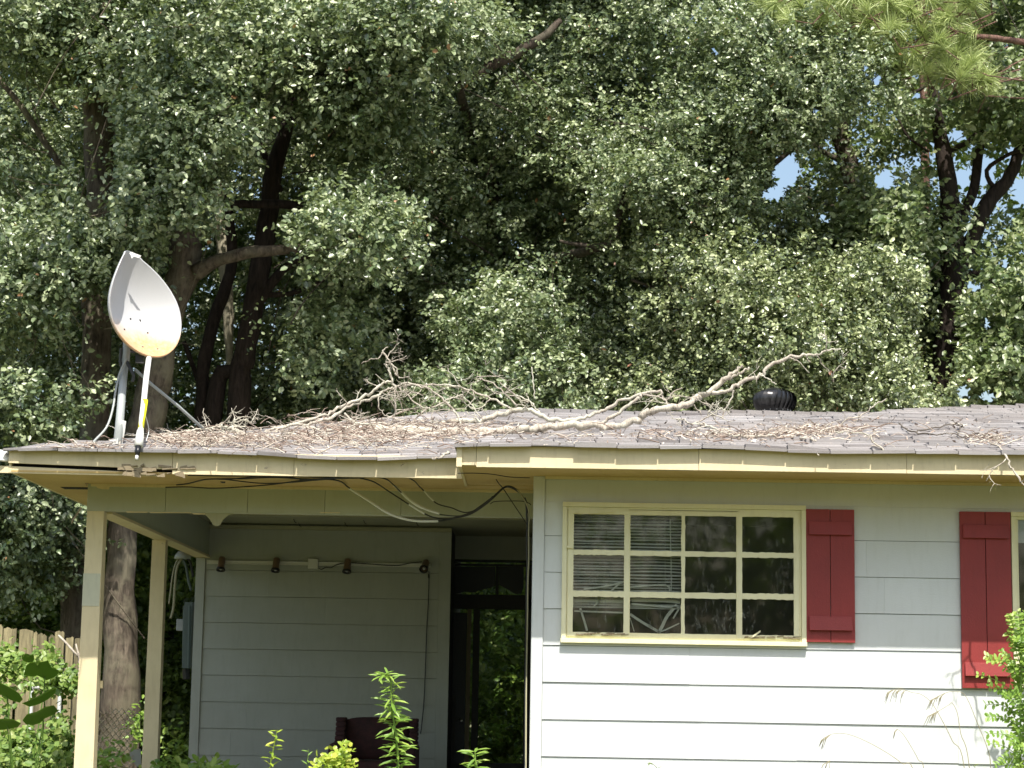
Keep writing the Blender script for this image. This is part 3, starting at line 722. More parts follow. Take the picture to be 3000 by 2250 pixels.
GAPS_ = [(2300,500,62,85),(2265,570,50,36),(2590,530,48,46),(2570,235,26,26),(2695,275,24,28),(2800,398,42,40),(2738,430,12,34),
        (2885,490,52,58),(2968,455,40,52),(2988,560,40,80),(2850,842,32,26),(2892,950,30,34),(2825,1150,32,38),(2895,1162,46,32),
        (2415,640,30,22),(2950,770,22,34),(2200,905,14,16),(2195,160,12,14),(2095,150,22,20),(2390,325,24,16),(2535,205,14,26),(2385,540,16,34)]
GAPS = [(a, b, c_*0.68, d_*0.72) for a, b, c_, d_ in GAPS_]
WINDOWS = [(285,470,62,190),(265,950,60,110),(540,760,62,105),(420,1170,70,110),(740,900,110,290),(835,480,75,110),(790,600,115,30),(720,735,170,36),
           (110,400,120,110),(600,1080,120,180),(1230,500,110,80),(1330,620,90,60),(1440,330,120,30),(1500,210,90,40),(2480,450,40,110),(2770,600,70,330),(2900,620,60,110),(2750,1000,60,170), (1830,640,28,90), (1880,830,90,22)]
rng = np.random.default_rng(11)

def clump_leaves(c, rad, n, L, seed, outward=0.8, up=0.6, jit=0.8, cull=None, droop=0.1):
    g_ = np.random.default_rng(seed)
    ns = max(6, n//12)
    u = norm(g_.normal(size=(ns, 3))); rr_ = (0.35 + 0.65*g_.random((ns, 1))**0.55)
    lump = 1 + 0.36*np.sin(u[:, :1]*5+seed)*np.cos(u[:, 2:3]*4+seed*1.7)
    rr_ = rr_*(1+0.20*np.abs(g_.normal(size=(ns, 1))))
    SP = np.array(c) + u*rr_*np.array(rad)*lump
    idx = np.repeat(np.arange(ns), 12)
    D = norm(u*outward + g_.normal(size=(ns, 3))*0.5 + np.array([0, 0, up*0.3-droop]))
    t_ = g_.random((len(idx), 1))
    P = SP[idx] + D[idx]*(t_-0.4)*L*5.2 + g_.normal(size=(len(idx), 3))*L*0.42
    N = norm(u[idx]*outward*0.5 + np.array([0, -0.45, up+0.25]) + g_.normal(size=(len(idx), 3))*jit)
    T = norm(D[idx]*0.7 + g_.normal(size=(len(idx), 3))*0.8 + np.array([0, 0, -0.15]))
    base = g_.normal(0.47, 0.22, ns)[idx]
    var = np.clip(base + g_.normal(0, 0.16, len(idx)), 0, 0.97)
    pk = g_.random(len(idx)) < 0.002; var[pk] = 1.0
    keep = np.ones(len(P), bool)
    if cull:
        x, y = topx(P)
        for (cx, cy, rx, ry) in cull:
            q = ((x-cx)/rx)**2 + ((y-cy)/ry)**2
            keep &= ~(q < 0.75 + 0.5*g_.random(len(P)))
    if c[1] < 25.3 and c[0] < 9:
        x, y = topx(P)
        for (cx, cy, rx, ry) in WINDOWS:
            q = ((x-cx)/rx)**2 + ((y-cy)/ry)**2
            keep &= ~((q < 0.7 + 0.6*g_.random(len(P))) & (g_.random(len(P)) < 0.93))
    P, N, T, var = P[keep], N[keep], T[keep], var[keep]
    LL = L*(0.58+0.95*g_.random(len(P))**1.3)
    return P, N, T, LL, LL*0.30*(0.8+0.4*g_.random(len(P))), var

def crown_obj(name, clumps, L, mat, parent=None, **kw):
    """clumps: list of (center, radii, n leaves)"""
    A = [clump_leaves(c, r, n, (k_[3] if len(k_) > 3 else L), 1000+i*7+int(abs(c[0]*31+c[2]*17)), **kw) for i, k_ in enumerate(clumps) for (c, r, n) in [k_[:3]]]
    P, N, T, LL, W, v = [np.concatenate([a[i] for a in A]) for i in range(6)]
    V, F, vv = leaf_arrays(P, N, T, LL, W, v)
    return mesh_np(name, V, F, vv, mat, parent)

def limb(mb, pts, r, Y=None, n=9, a=None, seed=0, sub=4, wob=0.02):
    """pts: (px, py[, Y]); r: radii list in photo pixels"""
    r_ = random.Random(seed); P = []
    for p in pts:
        yy = p[2] if len(p) > 2 else Y
        P.append(at(p[0], p[1], yy))
    Q = smooth_path(P, sub); k = lerp_list([v for v in r], len(Q))
    Q = [q + Vector((r_.uniform(-1, 1), r_.uniform(-1, 1), r_.uniform(-1, 1)))*wob*kk/40 for q, kk in zip(Q, k)]
    mb.tube(Q, [max(0.002, kk*q.y/FPX) for kk, q in zip(k, Q)], n, True, a, 1.0, 0.09, r_)

# ------------------------------------------------------------------ trees behind the house
tr_rnd = random.Random(77)
def masses(lst, seed, dens=1800, L=0.062, rr_=(0.42, 0.72)):
    r_ = random.Random(seed); out = []
    for (cx, cy, rx, ry, Y, n) in lst:
        for i in range(n):
            a = r_.uniform(0, 6.283); q = math.sqrt(r_.random())
            px = cx + rx*q*math.cos(a); py = cy + ry*q*math.sin(a)
            inwin = any(((px-wx)/(ww+20))**2 + ((py-wy)/(wh+20))**2 < 1 for (wx, wy, ww, wh) in WINDOWS+GAPS)
            if inwin: continue
            rad = r_.uniform(*rr_); P = at(px, py, Y + r_.uniform(-0.7, 0.7))
            out.append((tuple(P), (rad*1.15, rad, rad*0.72), int(dens*rad*rad/0.36), L))
    return out
def midlayer(x0, x1, y0, y1, seed, step=105, Y=(26.2, 28.8), skip=0.12, dens=1700, L=0.055):
    r_ = random.Random(seed); out = []; x = x0
    while x < x1:
        y = y0
        while y < y1:
            px = x + r_.uniform(-.5, .5)*step; py = y + r_.uniform(-.5, .5)*step
            y += step
            if r_.random() < skip: continue
            if any(((px-gx)/(gw+35))**2 + ((py-gy)/(gh+35))**2 < 1 for (gx, gy, gw, gh) in GAPS): continue
            rad = r_.uniform(0.45, 0.75); P = at(px, py, r_.uniform(*Y))
            out.append((tuple(P), (rad*1.1, rad, rad*0.8), int(dens*rad*rad/0.36), L))
        x += step
    return out
def shade_overhead(x0, x1, seed, n, Y=(24.6, 33), z=(0.3, 5.5), rad=(0.7, 1.2), dens=600):  # unseen leaf clumps added above the frame to shade the layers below
    r_ = random.Random(seed); out = []
    for i in range(n):
        yy = r_.uniform(*Y); zf = CZ + 2065/FPX*yy          # height of the frame's top edge at that depth
        rd = r_.uniform(*rad)
        out.append(((r_.uniform(x0, x1), yy, zf + rd*0.6 + r_.uniform(*z)), (rd*1.3, rd*1.1, rd*0.7), int(dens*rd*rd), 0.125))
    return out

def tree(name, label, base, leafm, barkm, clumps, limbs, L=0.062, group='trees behind the house'):
    e_ = empty(name, base, label, 'tree', group)
    m = MB()
    for lst, rad in limbs: limb(m, lst, rad, seed=len(lst)*7+int(rad[0]), n=10, wob=0.02)
    rt = random.Random(len(clumps))
    for k_ in clumps:
        c = Vector(k_[0]); rd = k_[1][0]
        if c.y > 28.6: continue
        tx, ty = topx([tuple(c)])
        if base[0] > 1.5 and any(((tx[0]-gx)/(gw+130))**2 + ((ty[0]-gy)/(gh+130))**2 < 1 for (gx, gy, gw, gh) in GAPS): continue
        for q_ in range(1):
            to = Vector((base[0]-c.x, 0.3, -0.6-0.4*abs(base[0]-c.x))).normalized(); off = Vector((rt.gauss(0, .5), rt.gauss(0, .3), rt.gauss(0, .4)))*rd
            a = c + off - to*rd*rt.uniform(.3, 1); b = a + to*rd*1.2 + Vector((rt.gauss(0, .12), rt.gauss(0, .1), rt.gauss(0, .12))); d2 = b + to*rd*rt.uniform(.5, 1.3) + Vector((rt.gauss(0, .2), 0, rt.gauss(0, .2)))
            r0 = rt.uniform(.004, .010); b = b + Vector((rt.gauss(0, .12), 0, rt.gauss(0, .12))); m.tube(smooth_path([a, b, d2], 3), [r0*.4, r0*.5, r0*.7, r0*.8, r0*.9, r0, r0], 5, False, None, 1, .15, rt)
    m.build('trunk', barkm, e_, True)
    if clumps: crown_obj('crown', clumps, L, leafm, e_, cull=GAPS)
    return e_
def base_at(px, Y): p = at(px, 2000, Y); return (p.x, Y, 0)

T1F = masses([(30,1450,70,60,24.6,7),(40,1640,50,60,25.2,3),(120,1560,30,50,25,2),(120,70,190,110,24.3,9),(440,110,170,130,24.2,9),(120,760,200,110,23.9,9),(250,720,160,80,23.9,5),(20,880,90,70,24,4),(40,1200,80,110,23.6,5),(20,560,70,60,24.6,2)], 1)
T2F = masses([(510,430,150,190,23.6,12),(470,610,150,60,23.5,7),(600,300,90,120,24,4)], 2)
T3F = masses([(1020,170,230,150,23.8,15),(800,60,120,80,24,4),(1050,660,110,80,23.8,4),(980,720,80,60,24.0,2),(880,970,130,60,24.2,4),(1130,430,120,110,24.6,5)], 3)
T4F = masses([(1440,1000,130,110,24.9,5),(1450,1150,170,50,24.6,5),(1270,60,170,80,24.6,6),(1560,300,130,130,25.5,3),(1760,1100,120,70,25.4,3),(1350,1200,100,30,24.8,3)], 4, dens=2500, L=0.053)
T5F = masses([(2060,880,170,150,24.2,10),(2300,1010,190,130,24.0,12),(2520,1090,170,80,23.9,9),(2420,900,160,110,24.3,8),(2120,1120,170,60,24.0,6),(1980,700,120,90,24.7,5),(2560,800,110,70,24.4,5),(2650,1150,70,40,23.9,3)], 5, dens=2700, L=0.047)
T6F = masses([(2160,240,160,150,24.2,10),(2380,200,170,130,24.1,8),(2050,520,170,130,24.4,9),(2260,340,140,90,24.2,6),(1850,470,130,110,24.7,6),(1900,130,150,100,25,5)], 6, dens=2600, L=0.048)
T7F = masses([(2700,900,70,60,25.9,4),(2620,760,60,60,25.9,4),(2850,960,60,50,25.9,4),(2960,1000,60,60,25.8,4),(2860,700,40,40,26,3),(2920,330,90,60,24.8,4),(2960,860,70,120,24.6,5),(2870,1060,110,90,24.8,6),(2650,690,100,80,25,5),(2960,1100,70,90,24.6,4),(2920,720,50,40,24.7,2),(2560,640,80,60,25,3),(2640,330,110,60,25.4,3)], 7, dens=1300, L=0.075)
OVL = 1.0
tree('oak_tree', 'large oak at far left whose thick trunk rises behind the satellite dish', base_at(230, 25.4), M['leaf_oak'], M['bark_mottled'],
     T1F + midlayer(-250, 420, -60, 1250, 31) + shade_overhead(-8.5, -3.6, 41, 18) + shade_overhead(-5.3, -4.0, 51, 4, Y=(20.6, 22.2), z=(0.3, 1.8), rad=(.6, .9)),  # last clumps added out of view to shade the lower trunks
     [([(330,2700,25.4),(225,1900,25.4),(250,1500,25.4),(278,1150,25.4),(285,800,25.4),(292,500,25.4),(278,250,25.4),(262,60,25.4),(250,-160,25.4)], [70,44,42,44,45,45,38,32,26]),
      ([(262,260,25.3),(225,215,25.1),(160,172,24.9),(80,160,24.8),(-40,158,24.7)], [26,22,17,14,12]), ([(330,420,25.5),(345,300,25.6),(400,180,25.9),(430,60,26)], [26,20,16,12]),
      ([(-20,210,25.6),(60,310,25.6),(140,430,25.7),(200,520,25.8)], [8,9,10,11])])
tree('oak_tree', 'oak with mottled trunk and low right limb just right of the satellite dish', base_at(330, 24.6), M['leaf_oak'], M['bark_mottled'],
     T2F + midlayer(430, 640, -60, 600, 32, skip=.05) + shade_overhead(-4.2, -2.6, 42, 7),
     [([(300,2900,24.6),(350,2250,24.6),(352,1900,24.6),(358,1560,24.6),(425,1260,24.6),(452,1120,24.6),(500,920,24.6),(540,760,24.6),(545,650,24.6),(520,480,24.6),(500,300,24.7)], [90,62,50,44,52,50,40,52,48,34,24]),
      ([(575,800,24.5),(640,762,24.4),(750,738,24.3),(880,728,24.3),(1000,715,24.2)], [26,19,18,14,9]), ([(565,690,24.6),(620,560,24.8),(640,430,25)], [22,16,12]),
      ([(520,960,24.7),(470,1000,24.9),(440,1060,25),(420,1160,25)], [12,11,9,8])])
tree('oak_tree', 'dark forked oak with leaning trunks left of the fallen branch', base_at(700, 25.6), M['leaf_oak'], M['bark_dark'],
     T3F + midlayer(850, 1180, -60, 1250, 33, skip=.08) + midlayer(640, 860, 100, 1250, 34, step=150, Y=(28, 30), skip=.25) + shade_overhead(-2.9, -0.9, 43, 18),
     [([(705,2600,25.6),(700,1240,25.6),(715,1050,25.6),(745,870,25.6),(775,700,25.6),(800,520,25.6),(840,360,25.6),(860,200,25.6)], [40,34,32,32,30,27,20,16]),
      ([(620,2600,25.8),(625,1240,25.8),(690,1080,25.7),(735,950,25.7)], [34,28,22,20]), ([(590,1240,26),(600,1050,26),(640,900,26),(680,760,26),(660,560,26)], [22,20,19,17,14]),
      ([(745,900,25.6),(830,790,25.6),(930,735,25.6),(1000,700,25.6)], [20,14,11,8]), ([(760,860,25.6),(850,860,25.7),(950,820,25.8)], [10,8,5]),
      ([(665,598,25.2),(740,598,25.2),(820,600,25.2),(903,603,25.2)], [12,13,14,14]), ([(820,560,25.6),(760,420,25.7),(720,330,25.8)], [12,9,8]),
      ([(540,1000,26.2),(580,1110,26.2),(630,1200,26.1)], [7,8,9])])
tree('broadleaf_tree', 'wide dense tree in the centre behind the fallen branches', base_at(1500, 27.4), M['leaf_oak'], M['bark_oak'],
     T4F + midlayer(1180, 1800, -60, 1260, 35, skip=.05, Y=(26.0, 28.6)) + shade_overhead(-1.6, 2.2, 44, 46, z=(0.2, 5), dens=750),
     [([(1680,2600,27.4),(1640,1600,27.4),(1560,1200,27.4),(1480,900,27.4),(1440,560,27.3),(1380,400,27),(1345,245,25.1)], [36,34,32,30,24,20,10]),
      ([(1345,248,24.9),(1430,200,24.9),(1520,150,24.9),(1590,110,24.9),(1640,60,25)], [9,17,17,13,9]),
      ([(1480,800,27.4),(1620,760,26),(1760,722,25.1),(1800,690,25.1),(1820,600,25.1),(1845,540,25.2)], [20,16,13,13,10,8]),
      ([(1640,706,25.1),(1700,718,25.1),(1770,722,25.1)], [4,7,9]), ([(1850,820,24.6),(1920,845,24.6),(2010,880,24.6),(2060,890,24.6)], [5,5,5,4])])
tree('holly_tree', 'bushy conical holly with small glossy leaves right behind the roof vent', base_at(2300, 25.4), M['leaf_holly'], M['bark_dark'],
     T5F + midlayer(1800, 2640, 640, 1260, 36, Y=(25.4, 27), skip=.05, dens=1500, L=0.056),
     [([(2300,2600,25.4),(2300,1300,25.4),(2290,1000,25.5),(2270,760,25.5)], [20,16,12,6]), ([(2300,1200,25.4),(2450,1050,25.2),(2560,950,25)], [8,6,4]), ([(2290,1100,25.4),(2150,960,25.2),(2050,860,25)], [8,6,4])])
tree('oak_tree', 'bright small-leaved oak left of the pine, hanging over blue sky gaps', base_at(2560, 26), M['leaf_oak'], M['bark_oak'],
     T6F + midlayer(1800, 2480, -60, 600, 37, skip=.12, Y=(26, 28)) + shade_overhead(1.4, 4.2, 45, 16),
     [([(2620,2700,26),(2600,1500,26),(2560,1000,26),(2520,640,26),(2495,520,26),(2470,420,26),(2455,350,26),(2420,180,26)], [40,38,34,28,30,26,24,14]),
      ([(2475,475,26),(2430,455,26),(2380,420,26),(2340,400,26)], [10,8,7,6]), ([(2440,345,26),(2400,358,26),(2340,420,26.1),(2280,470,26),(2235,520,26)], [10,9,9,8,6]),
      ([(2520,620,26),(2420,600,26.2),(2330,560,26.2)], [9,6,4])], L=0.055)
tree('sweetgum_tree', 'dark forked tree at right with a wide curving right fork', base_at(2750, 25.6), M['leaf_gum'], M['bark_dark'],
     T7F + midlayer(2500, 3150, 560, 1260, 38, skip=.25, L=0.075, dens=1100) + midlayer(2900, 3150, -60, 420, 39, skip=.15, L=0.08),
     [([(2760,2800,25.6),(2745,1250,25.6),(2760,1100,25.6),(2785,930,25.6),(2790,780,25.6),(2785,620,25.6),(2765,450,25.6),(2745,350,25.6),(2735,240,25.6),(2730,140,25.6)], [44,40,36,38,34,32,24,19,14,8]),
      ([(2800,820,25.6),(2850,700,25.6),(2890,600,25.6),(2950,530,25.6),(2985,450,25.6),(3010,350,25.6)], [20,22,24,20,18,14]),
      ([(2810,660,25.7),(2850,560,25.7),(2870,440,25.8),(2900,300,25.8),(2930,180,25.9)], [14,15,14,11,9]),
      ([(2920,560,25.6),(2890,500,25.5),(2960,450,25.4),(3010,440,25.4)], [8,7,6,5]), ([(2810,820,25.6),(2880,800,25.5),(2940,860,25.4),(3010,900,25.4)], [12,10,9,8]),
      ([(2735,235,25.6),(2680,270,25.6),(2590,290,25.6)], [5,5,4]), ([(2650,335,25.5),(2690,338,25.5),(2740,330,25.6)], [4,4,5]), ([(2630,345,25.4),(2660,400,25.4),(2700,430,25.4),(2720,445,25.4)], [3,4,4,4]),
      ([(2780,440,25.6),(2830,420,25.7),(2870,380,25.8)], [9,8,7])], L=0.078)
tree('sycamore_tree', 'pale slender trunk glimpsed between the dark forked trunks', base_at(650, 27), M['leaf_shade'], M['bark_pale'], [],
     [([(700,2500,27),(690,1250,27),(672,1060,27),(668,900,27),(655,740,27),(642,640,27),(640,500,27),(640,380,27),(610,200,27)], [14,14,10,18,20,17,12,12,10])])
for i, (px, Y, lab) in enumerate(((2715, 28, 'slim pinkish trunk standing behind the dark forked tree at right'), (980, 31, 'slim shaded trunk in the wood behind the middle of the roof'), (480, 31, 'slim shaded trunk left of the pale trunk, deep in the wood'))):
    tree('background_tree', lab, base_at(px, Y), M['leaf_shade'], M['bark_pine'] if i == 0 else M['bark_dark'], [],
         [([(px+10,2500,Y),(px+5,1300,Y),(px,900,Y),(px-5,500,Y),(px-15,-100,Y)], [22,18,15,14,10])], group='slim trees in the wood behind')

# pine: trunk out of frame to the right, bright tufted boughs
def needles(P0, dirs, n, L, g_):
    out = []
    c = np.repeat(P0, n, axis=0); dd = np.repeat(dirs, n, axis=0)
    D = norm(dd*0.9 + norm(g_.normal(size=(len(c), 3)))*0.95); Lx = (L*(0.75+0.4*g_.random(len(c))))[:, None]
    S = norm(np.cross(D, g_.normal(size=(len(c), 3))))*0.0036
    base = c + dd*(g_.random((len(c), 1))-0.7)*0.10
    tip = base + D*Lx + np.array([0, 0, -0.03])*g_.random((len(c), 1))
    mid = base + D*Lx*0.55 + np.array([0, 0, 0.008])
    V = np.stack([base-S, base+S, mid+S, tip+S*0.4, tip-S*0.4, mid-S], axis=1).reshape(-1, 3)
    b = (np.arange(len(c))*6)[:, None]
    F = np.concatenate([b+np.array([[0, 1, 2, 5]]), b+np.array([[5, 2, 3, 4]])], axis=0)
    return V, F, np.repeat(np.clip(g_.normal(0.6, 0.2, len(c)), 0, 1), 6)
pine = empty('pine_tree', base_at(3120, 24.2), 'pine with bright long-needled tufts at the upper right', 'tree', 'trees behind the house')
m = MB(); limb(m, [(3200,2900,24.2),(3160,1200,24.2),(3140,400,24.2),(3120,-200,24.2)], [60,50,42,34], seed=5)
limb(m, [(3140,140,24.2),(3000,124,24.0),(2920,112,23.9),(2860,108,23.8),(2790,90,23.8),(2700,40,23.7),(2600,-20,23.7)], [12,10,9,9,7,6,5], seed=6)
limb(m, [(3130,-60,24.2),(2800,-80,24),(2500,-60,24),(2300,-20,24)], [12,10,7,4], seed=7)
r_ = random.Random(12); tuft = []; g_ = np.random.default_rng(5)
for (cx, cy, rx, ry, n) in ((2330,20,80,55,12),(2450,30,90,50,14),(2570,40,90,70,20),(2680,60,90,80,26),(2790,60,80,90,28),(2720,170,110,60,20),(2830,180,70,60,18),(2870,240,40,40,8),(2600,140,90,50,10),(2500,90,70,40,8),(2250,20,40,30,4),(2700,-90,300,70,30)):
    for i in range(n):
        px, py = cx+r_.uniform(-rx, rx), cy+r_.uniform(-ry, ry); P = at(px, py, 23.9+r_.uniform(-.7, .5))
        D = Vector((r_.uniform(-.8, .5), r_.uniform(-.6, .4), r_.uniform(-.4, .9))).normalized(); tuft.append((P, D))
        m.tube([P-D*0.30+Vector((0,0.04,0.02)), P-D*0.1, P+D*0.05], [0.007, 0.005, 0.003], 4)
        if i % 3 == 0: m.tube([P-D*0.28, P-D*0.28+Vector((r_.uniform(0.2,.6), r_.uniform(0,.3), r_.uniform(-.1,.35)))], [0.007, 0.010], 4)
m.build('trunk', M['bark_pine'], pine, True)
V, F, vv = needles(np.array([p for p, _ in tuft]), np.array([q for _, q in tuft]), 95, 0.22, g_)
mesh_np('crown', V, F, vv, M['needle'], pine)

# the shaded wood behind everything: nobody could count it
wood = []
r_ = random.Random(91)
for i in range(150):
    px = r_.uniform(-400, 2300) if i < 120 else r_.uniform(2300, 3300); py = r_.uniform(-60, 1350)
    if any(((px-gx)/(gw+60))**2 + ((py-gy)/(gh+60))**2 < 1 for (gx, gy, gw, gh) in GAPS): continue
    rd = r_.uniform(0.9, 1.5); wood.append((tuple(at(px, py, r_.uniform(30, 34))), (rd*1.2, rd*0.8, rd), int(900*rd*rd), 0.10))
for i in range(150):
    px = r_.uniform(-700, 750) if i < 110 else r_.uniform(750, 1700); py = r_.uniform(1330, 2350); rd = r_.uniform(0.7, 1.2)
    wood.append((tuple(at(px, py, r_.uniform(27.5, 32))), (rd*1.2, rd*0.8, rd), int(1000*rd*rd), 0.085))
for i in range(34):
    wood.append(((r_.uniform(-10, 3), r_.uniform(29, 36), r_.uniform(12.8, 19)), (1.8, 1.6, 1.3), 1500, 0.14))
for i in range(70):
    wood.append(((r_.uniform(-16, 9), r_.uniform(37, 42), r_.uniform(0.5, 5)), (2.2, 1.2, 1.8), 1500, 0.2))
o = crown_obj('woodland', wood, 0.1, M['leaf_shade'], cull=GAPS); tag(o, 'shaded wood of tangled leaves behind the trees', 'woodland', kind='stuff')

# ================================================================== things on and around the house
GRN = 'fallen branches on the roof'
def twigs(mb, P, r_, depth=2, L=0.35, r=0.006, up=0.18, spread=1.0):
    """a small forking twig from P"""
    d_ = Vector((r_.gauss(0, 1)*spread, r_.gauss(0, 0.6), r_.gauss(up, 0.5))).normalized()
    pts = [Vector(P)]; n = 5
    for i in range(n):
        d_ = (d_ + Vector((r_.gauss(0, .25), r_.gauss(0, .2), r_.gauss(0, .25)))).normalized(); pts.append(pts[-1] + d_*L/n)
    mb.tube(pts, lerp_list([r, r*0.45], n+1), 5, True)
    if depth > 0:
        for k in (2, 3, 4):
            if r_.random() < 0.75: twigs(mb, pts[k], r_, depth-1, L*0.6, r*0.6, up, spread)

def branch(lst, label, seed, mat='deadwood', ntw=0, twL=0.3, group=GRN):
    """lst: [(points, radii px)], points (px, py) sit on the roof, (px, py, Y) float at Y"""
    r_ = random.Random(seed); m = MB(); allp = []
    for pts, rad in lst:
        P = []
        for p in pts:
            if len(p) == 3: P.append(at(*p))
            else: P.append(on_roof(p[0], p[1], 0.03))
        Q = smooth_path(P, 5); k = lerp_list(rad, len(Q))
        Q = [q + Vector((r_.gauss(0, 1), r_.gauss(0, 1), r_.gauss(0, 1)))*0.0026*kk**0.5 for q, kk in zip(Q, k)]
        m.tube(Q, [max(0.0028, kk*0.66*q.y/FPX*(1+r_.uniform(-.16, .16))) for kk, q in zip(k, Q)], 9 if rad[0] > 4 else 5, True, None, 1, .14, r_)
        allp += Q[1:]
    for i in range(ntw):
        q = allp[r_.randrange(len(allp))]; twigs(m, q, r_, 2, twL*r_.uniform(.5, 1.2), 0.0055)
    o = m.build('fallen_branch', M[mat], None, True); tag(o, label, 'branch', group); return o
def z5(l, Y=None): return [(1000+x/2.212, 550+y/2.212) + ((p[2],) if len(p) > 2 else ((Y,) if Y else ())) for p in l for x, y in [p[:2]]]
def z6(l, Y=None): return [(2000+x/2.212, 550+y/2.212) + ((Y,) if Y else ()) for x, y in l]
YL = 17.75
branch([(z5([(95,1625),(250,1592),(450,1580),(700,1592),(900,1590),(1100,1580),(1200,1570),(1350,1550),(1600,1532),(1700,1555),(1850,1530),(1950,1482),(2050,1440),(2212,1410)], 17.36)
         + z6([(100,1360),(180,1320),(280,1232),(350,1180),(385,1155)], 17.5), [28,27,25,24,24,22,20,18,18,18,17,16,15,14,13,12,10,7,4]),
        (z6([(185,1330),(300,1300),(400,1260),(500,1215),(560,1160),(680,1100),(800,1090),(880,1080),(930,1055),(1025,1045)], 17.5), [10,9,9,8,8,7,6,5,4,3]),
        (z6([(300,1235),(360,1205),(435,1165)], 17.5), [6,6,5]), (z6([(500,1215),(560,1240),(608,1280)], 17.45), [3,3,2.5]), (z6([(690,1105),(750,1125),(820,1200)], 17.45), [3,2,1.2]),
        (z5([(1680,1532),(1780,1470),(1880,1395),(1955,1345)], 17.5), [9,8,8,7]), (z6([(335,1310),(300,1390),(265,1470),(250,1500)], 17.4), [4,4,3,2]),
        (z6([(70,1410),(110,1450),(120,1480)], 17.4), [3,3,2]), (z6([(800,1090),(810,1120),(830,1130)], 17.5), [2.5,2,1.5]), (z6([(870,1085),(900,1140),(960,1200),(980,1260)], 17.6), [2,2,1.5,1])],
       'thickest fallen limb lying along the roof, its long right arm rising over the ridge', 1, ntw=5)
branch([(z5([(560,1535),(750,1512),(900,1500),(1050,1460),(1150,1440),(1240,1440),(1300,1480),(1420,1512),(1550,1500),(1650,1460),(1750,1420),(1900,1350),(2050,1322),(2082,1350),(2110,1400),(2130,1440)], 18.1), [12,12,11,11,11,10,10,10,9,8,7,6,6,5,4,3]),
        (z5([(1300,1480),(1260,1430),(1220,1385),(1120,1335),(1030,1265)], 18.1), [4,4,3.5,3,2]), (z5([(1255,1430),(1210,1370),(1200,1330)], 18.1), [3,2.5,2]),
        (z5([(1255,1372),(1245,1280),(1235,1165)], 18.1), [2.5,3,2]), (z5([(1215,1385),(1150,1370),(1080,1310),(1030,1265)], 18.15), [3,3,2.5,2]),
        (z5([(2110,1370),(2160,1320),(2212,1300)], 18.1), [3,2.5,2]), (z5([(1960,1345),(2040,1350),(2100,1375)], 18.0), [4,4,3])],
       'fallen branch arching in two humps behind the thickest limb', 2, ntw=8)
branch([(z5([(1140,1432),(1080,1350),(1000,1280),(910,1240),(860,1238)], 18.2), [4,4,3.5,3,1.5]), (z5([(1120,1442),(1000,1380),(850,1318),(700,1282),(560,1280),(430,1275),(390,1268)], 18.1), [4.5,4.5,4,4,3.5,3,3]),
        (z5([(780,1540),(740,1460),(680,1390),(600,1320),(500,1282),(390,1265)], 18.0), [5,5,4.5,4.5,4.5,4]), (z5([(850,1320),(860,1370),(800,1440),(880,1490)], 18.1), [2.5,2,2,2]),
        (z5([(960,1370),(920,1420),(850,1432),(790,1380)], 18.1), [2.5,2.5,2,2]), (z5([(780,1350),(840,1400),(900,1490)], 18.05), [3,3,3]), (z5([(775,1370),(820,1330),(850,1270)], 18.05), [2,2,1.5]),
        (z5([(540,1440),(620,1415),(700,1370),(790,1340)], 18.0), [4,4,3,3]), (z5([(540,1440),(480,1500),(430,1550)], 17.95), [4,3.5,3])],
       'tangle of thin arching bare branches in the middle of the roof', 3, ntw=11, twL=0.28)
branch([([(640,1285,17.3),(700,1278,17.3),(760,1272,17.3),(820,1252,17.3),(900,1231,17.4),(960,1214,17.5),(1000,1190,17.6)]+z5([(120,1372),(200,1330),(260,1272),(320,1250)], 17.7), [4,5,6,6.5,7,7,7,7,7,6,5]),
        ([(720,1281,17.2),(780,1270,17.25),(850,1250,17.3),(930,1238,17.4),(990,1210,17.55)]+z5([(100,1402),(180,1368),(260,1332),(330,1295)], 17.7), [5,6,6,7,7,6,6,6,4]),
        (z5([(20,1462),(70,1510),(130,1530),(240,1545)], 17.4), [5,5,4,3]), (z5([(70,1500),(85,1560),(60,1620)], 17.3), [5,4.5,4])],
       'pair of pale branches climbing from the left end of the roof', 4, ntw=6, twL=0.25)
branch([(z5([(350,1480),(350,1390),(345,1300),(330,1250),(315,1205),(288,1155),(300,1130),(345,1160),(375,1232)], 17.7), [4,4,5,5,5,4,3,3,3]),
        (z5([(360,1220),(335,1165),(300,1110),(265,1062),(305,1030)], 17.7), [5,5,4.5,4,2]), (z5([(268,1065),(240,1105),(180,1112),(128,1142)], 17.7), [3,2.5,2,1.5]),
        (z5([(375,1232),(440,1230),(455,1250)], 17.7), [2.5,2,1.5]), (z5([(330,1270),(400,1320),(450,1370),(540,1435)], 17.75), [4,4,4,3.5]), (z5([(390,1275),(340,1300),(300,1340)], 17.7), [3,3,2]),
        (z5([(345,1290),(380,1380),(400,1460)], 17.7), [3,2.5,2]), (z5([(240,1350),(245,1420),(280,1480)], 17.6), [3,3,2]), (z5([(340,1330),(355,1400),(355,1460)], 17.65), [3,3,2])],
       'upright hooked branch with a forked tip, tallest on the roof', 5, ntw=14, twL=0.26)
branch([([(660,1250,16.9),(690,1262,16.9),(715,1275,16.85),(740,1297,16.75),(765,1312,16.6),(800,1320,16.4),(840,1325,16.3)], [9,9.5,10,9,8,6,4]), ([(640,1262,16.9),(690,1300,16.7),(740,1310,16.5)], [3,3,3])],
       'short thick broken limb lying across the left part of the roof', 6, ntw=3)
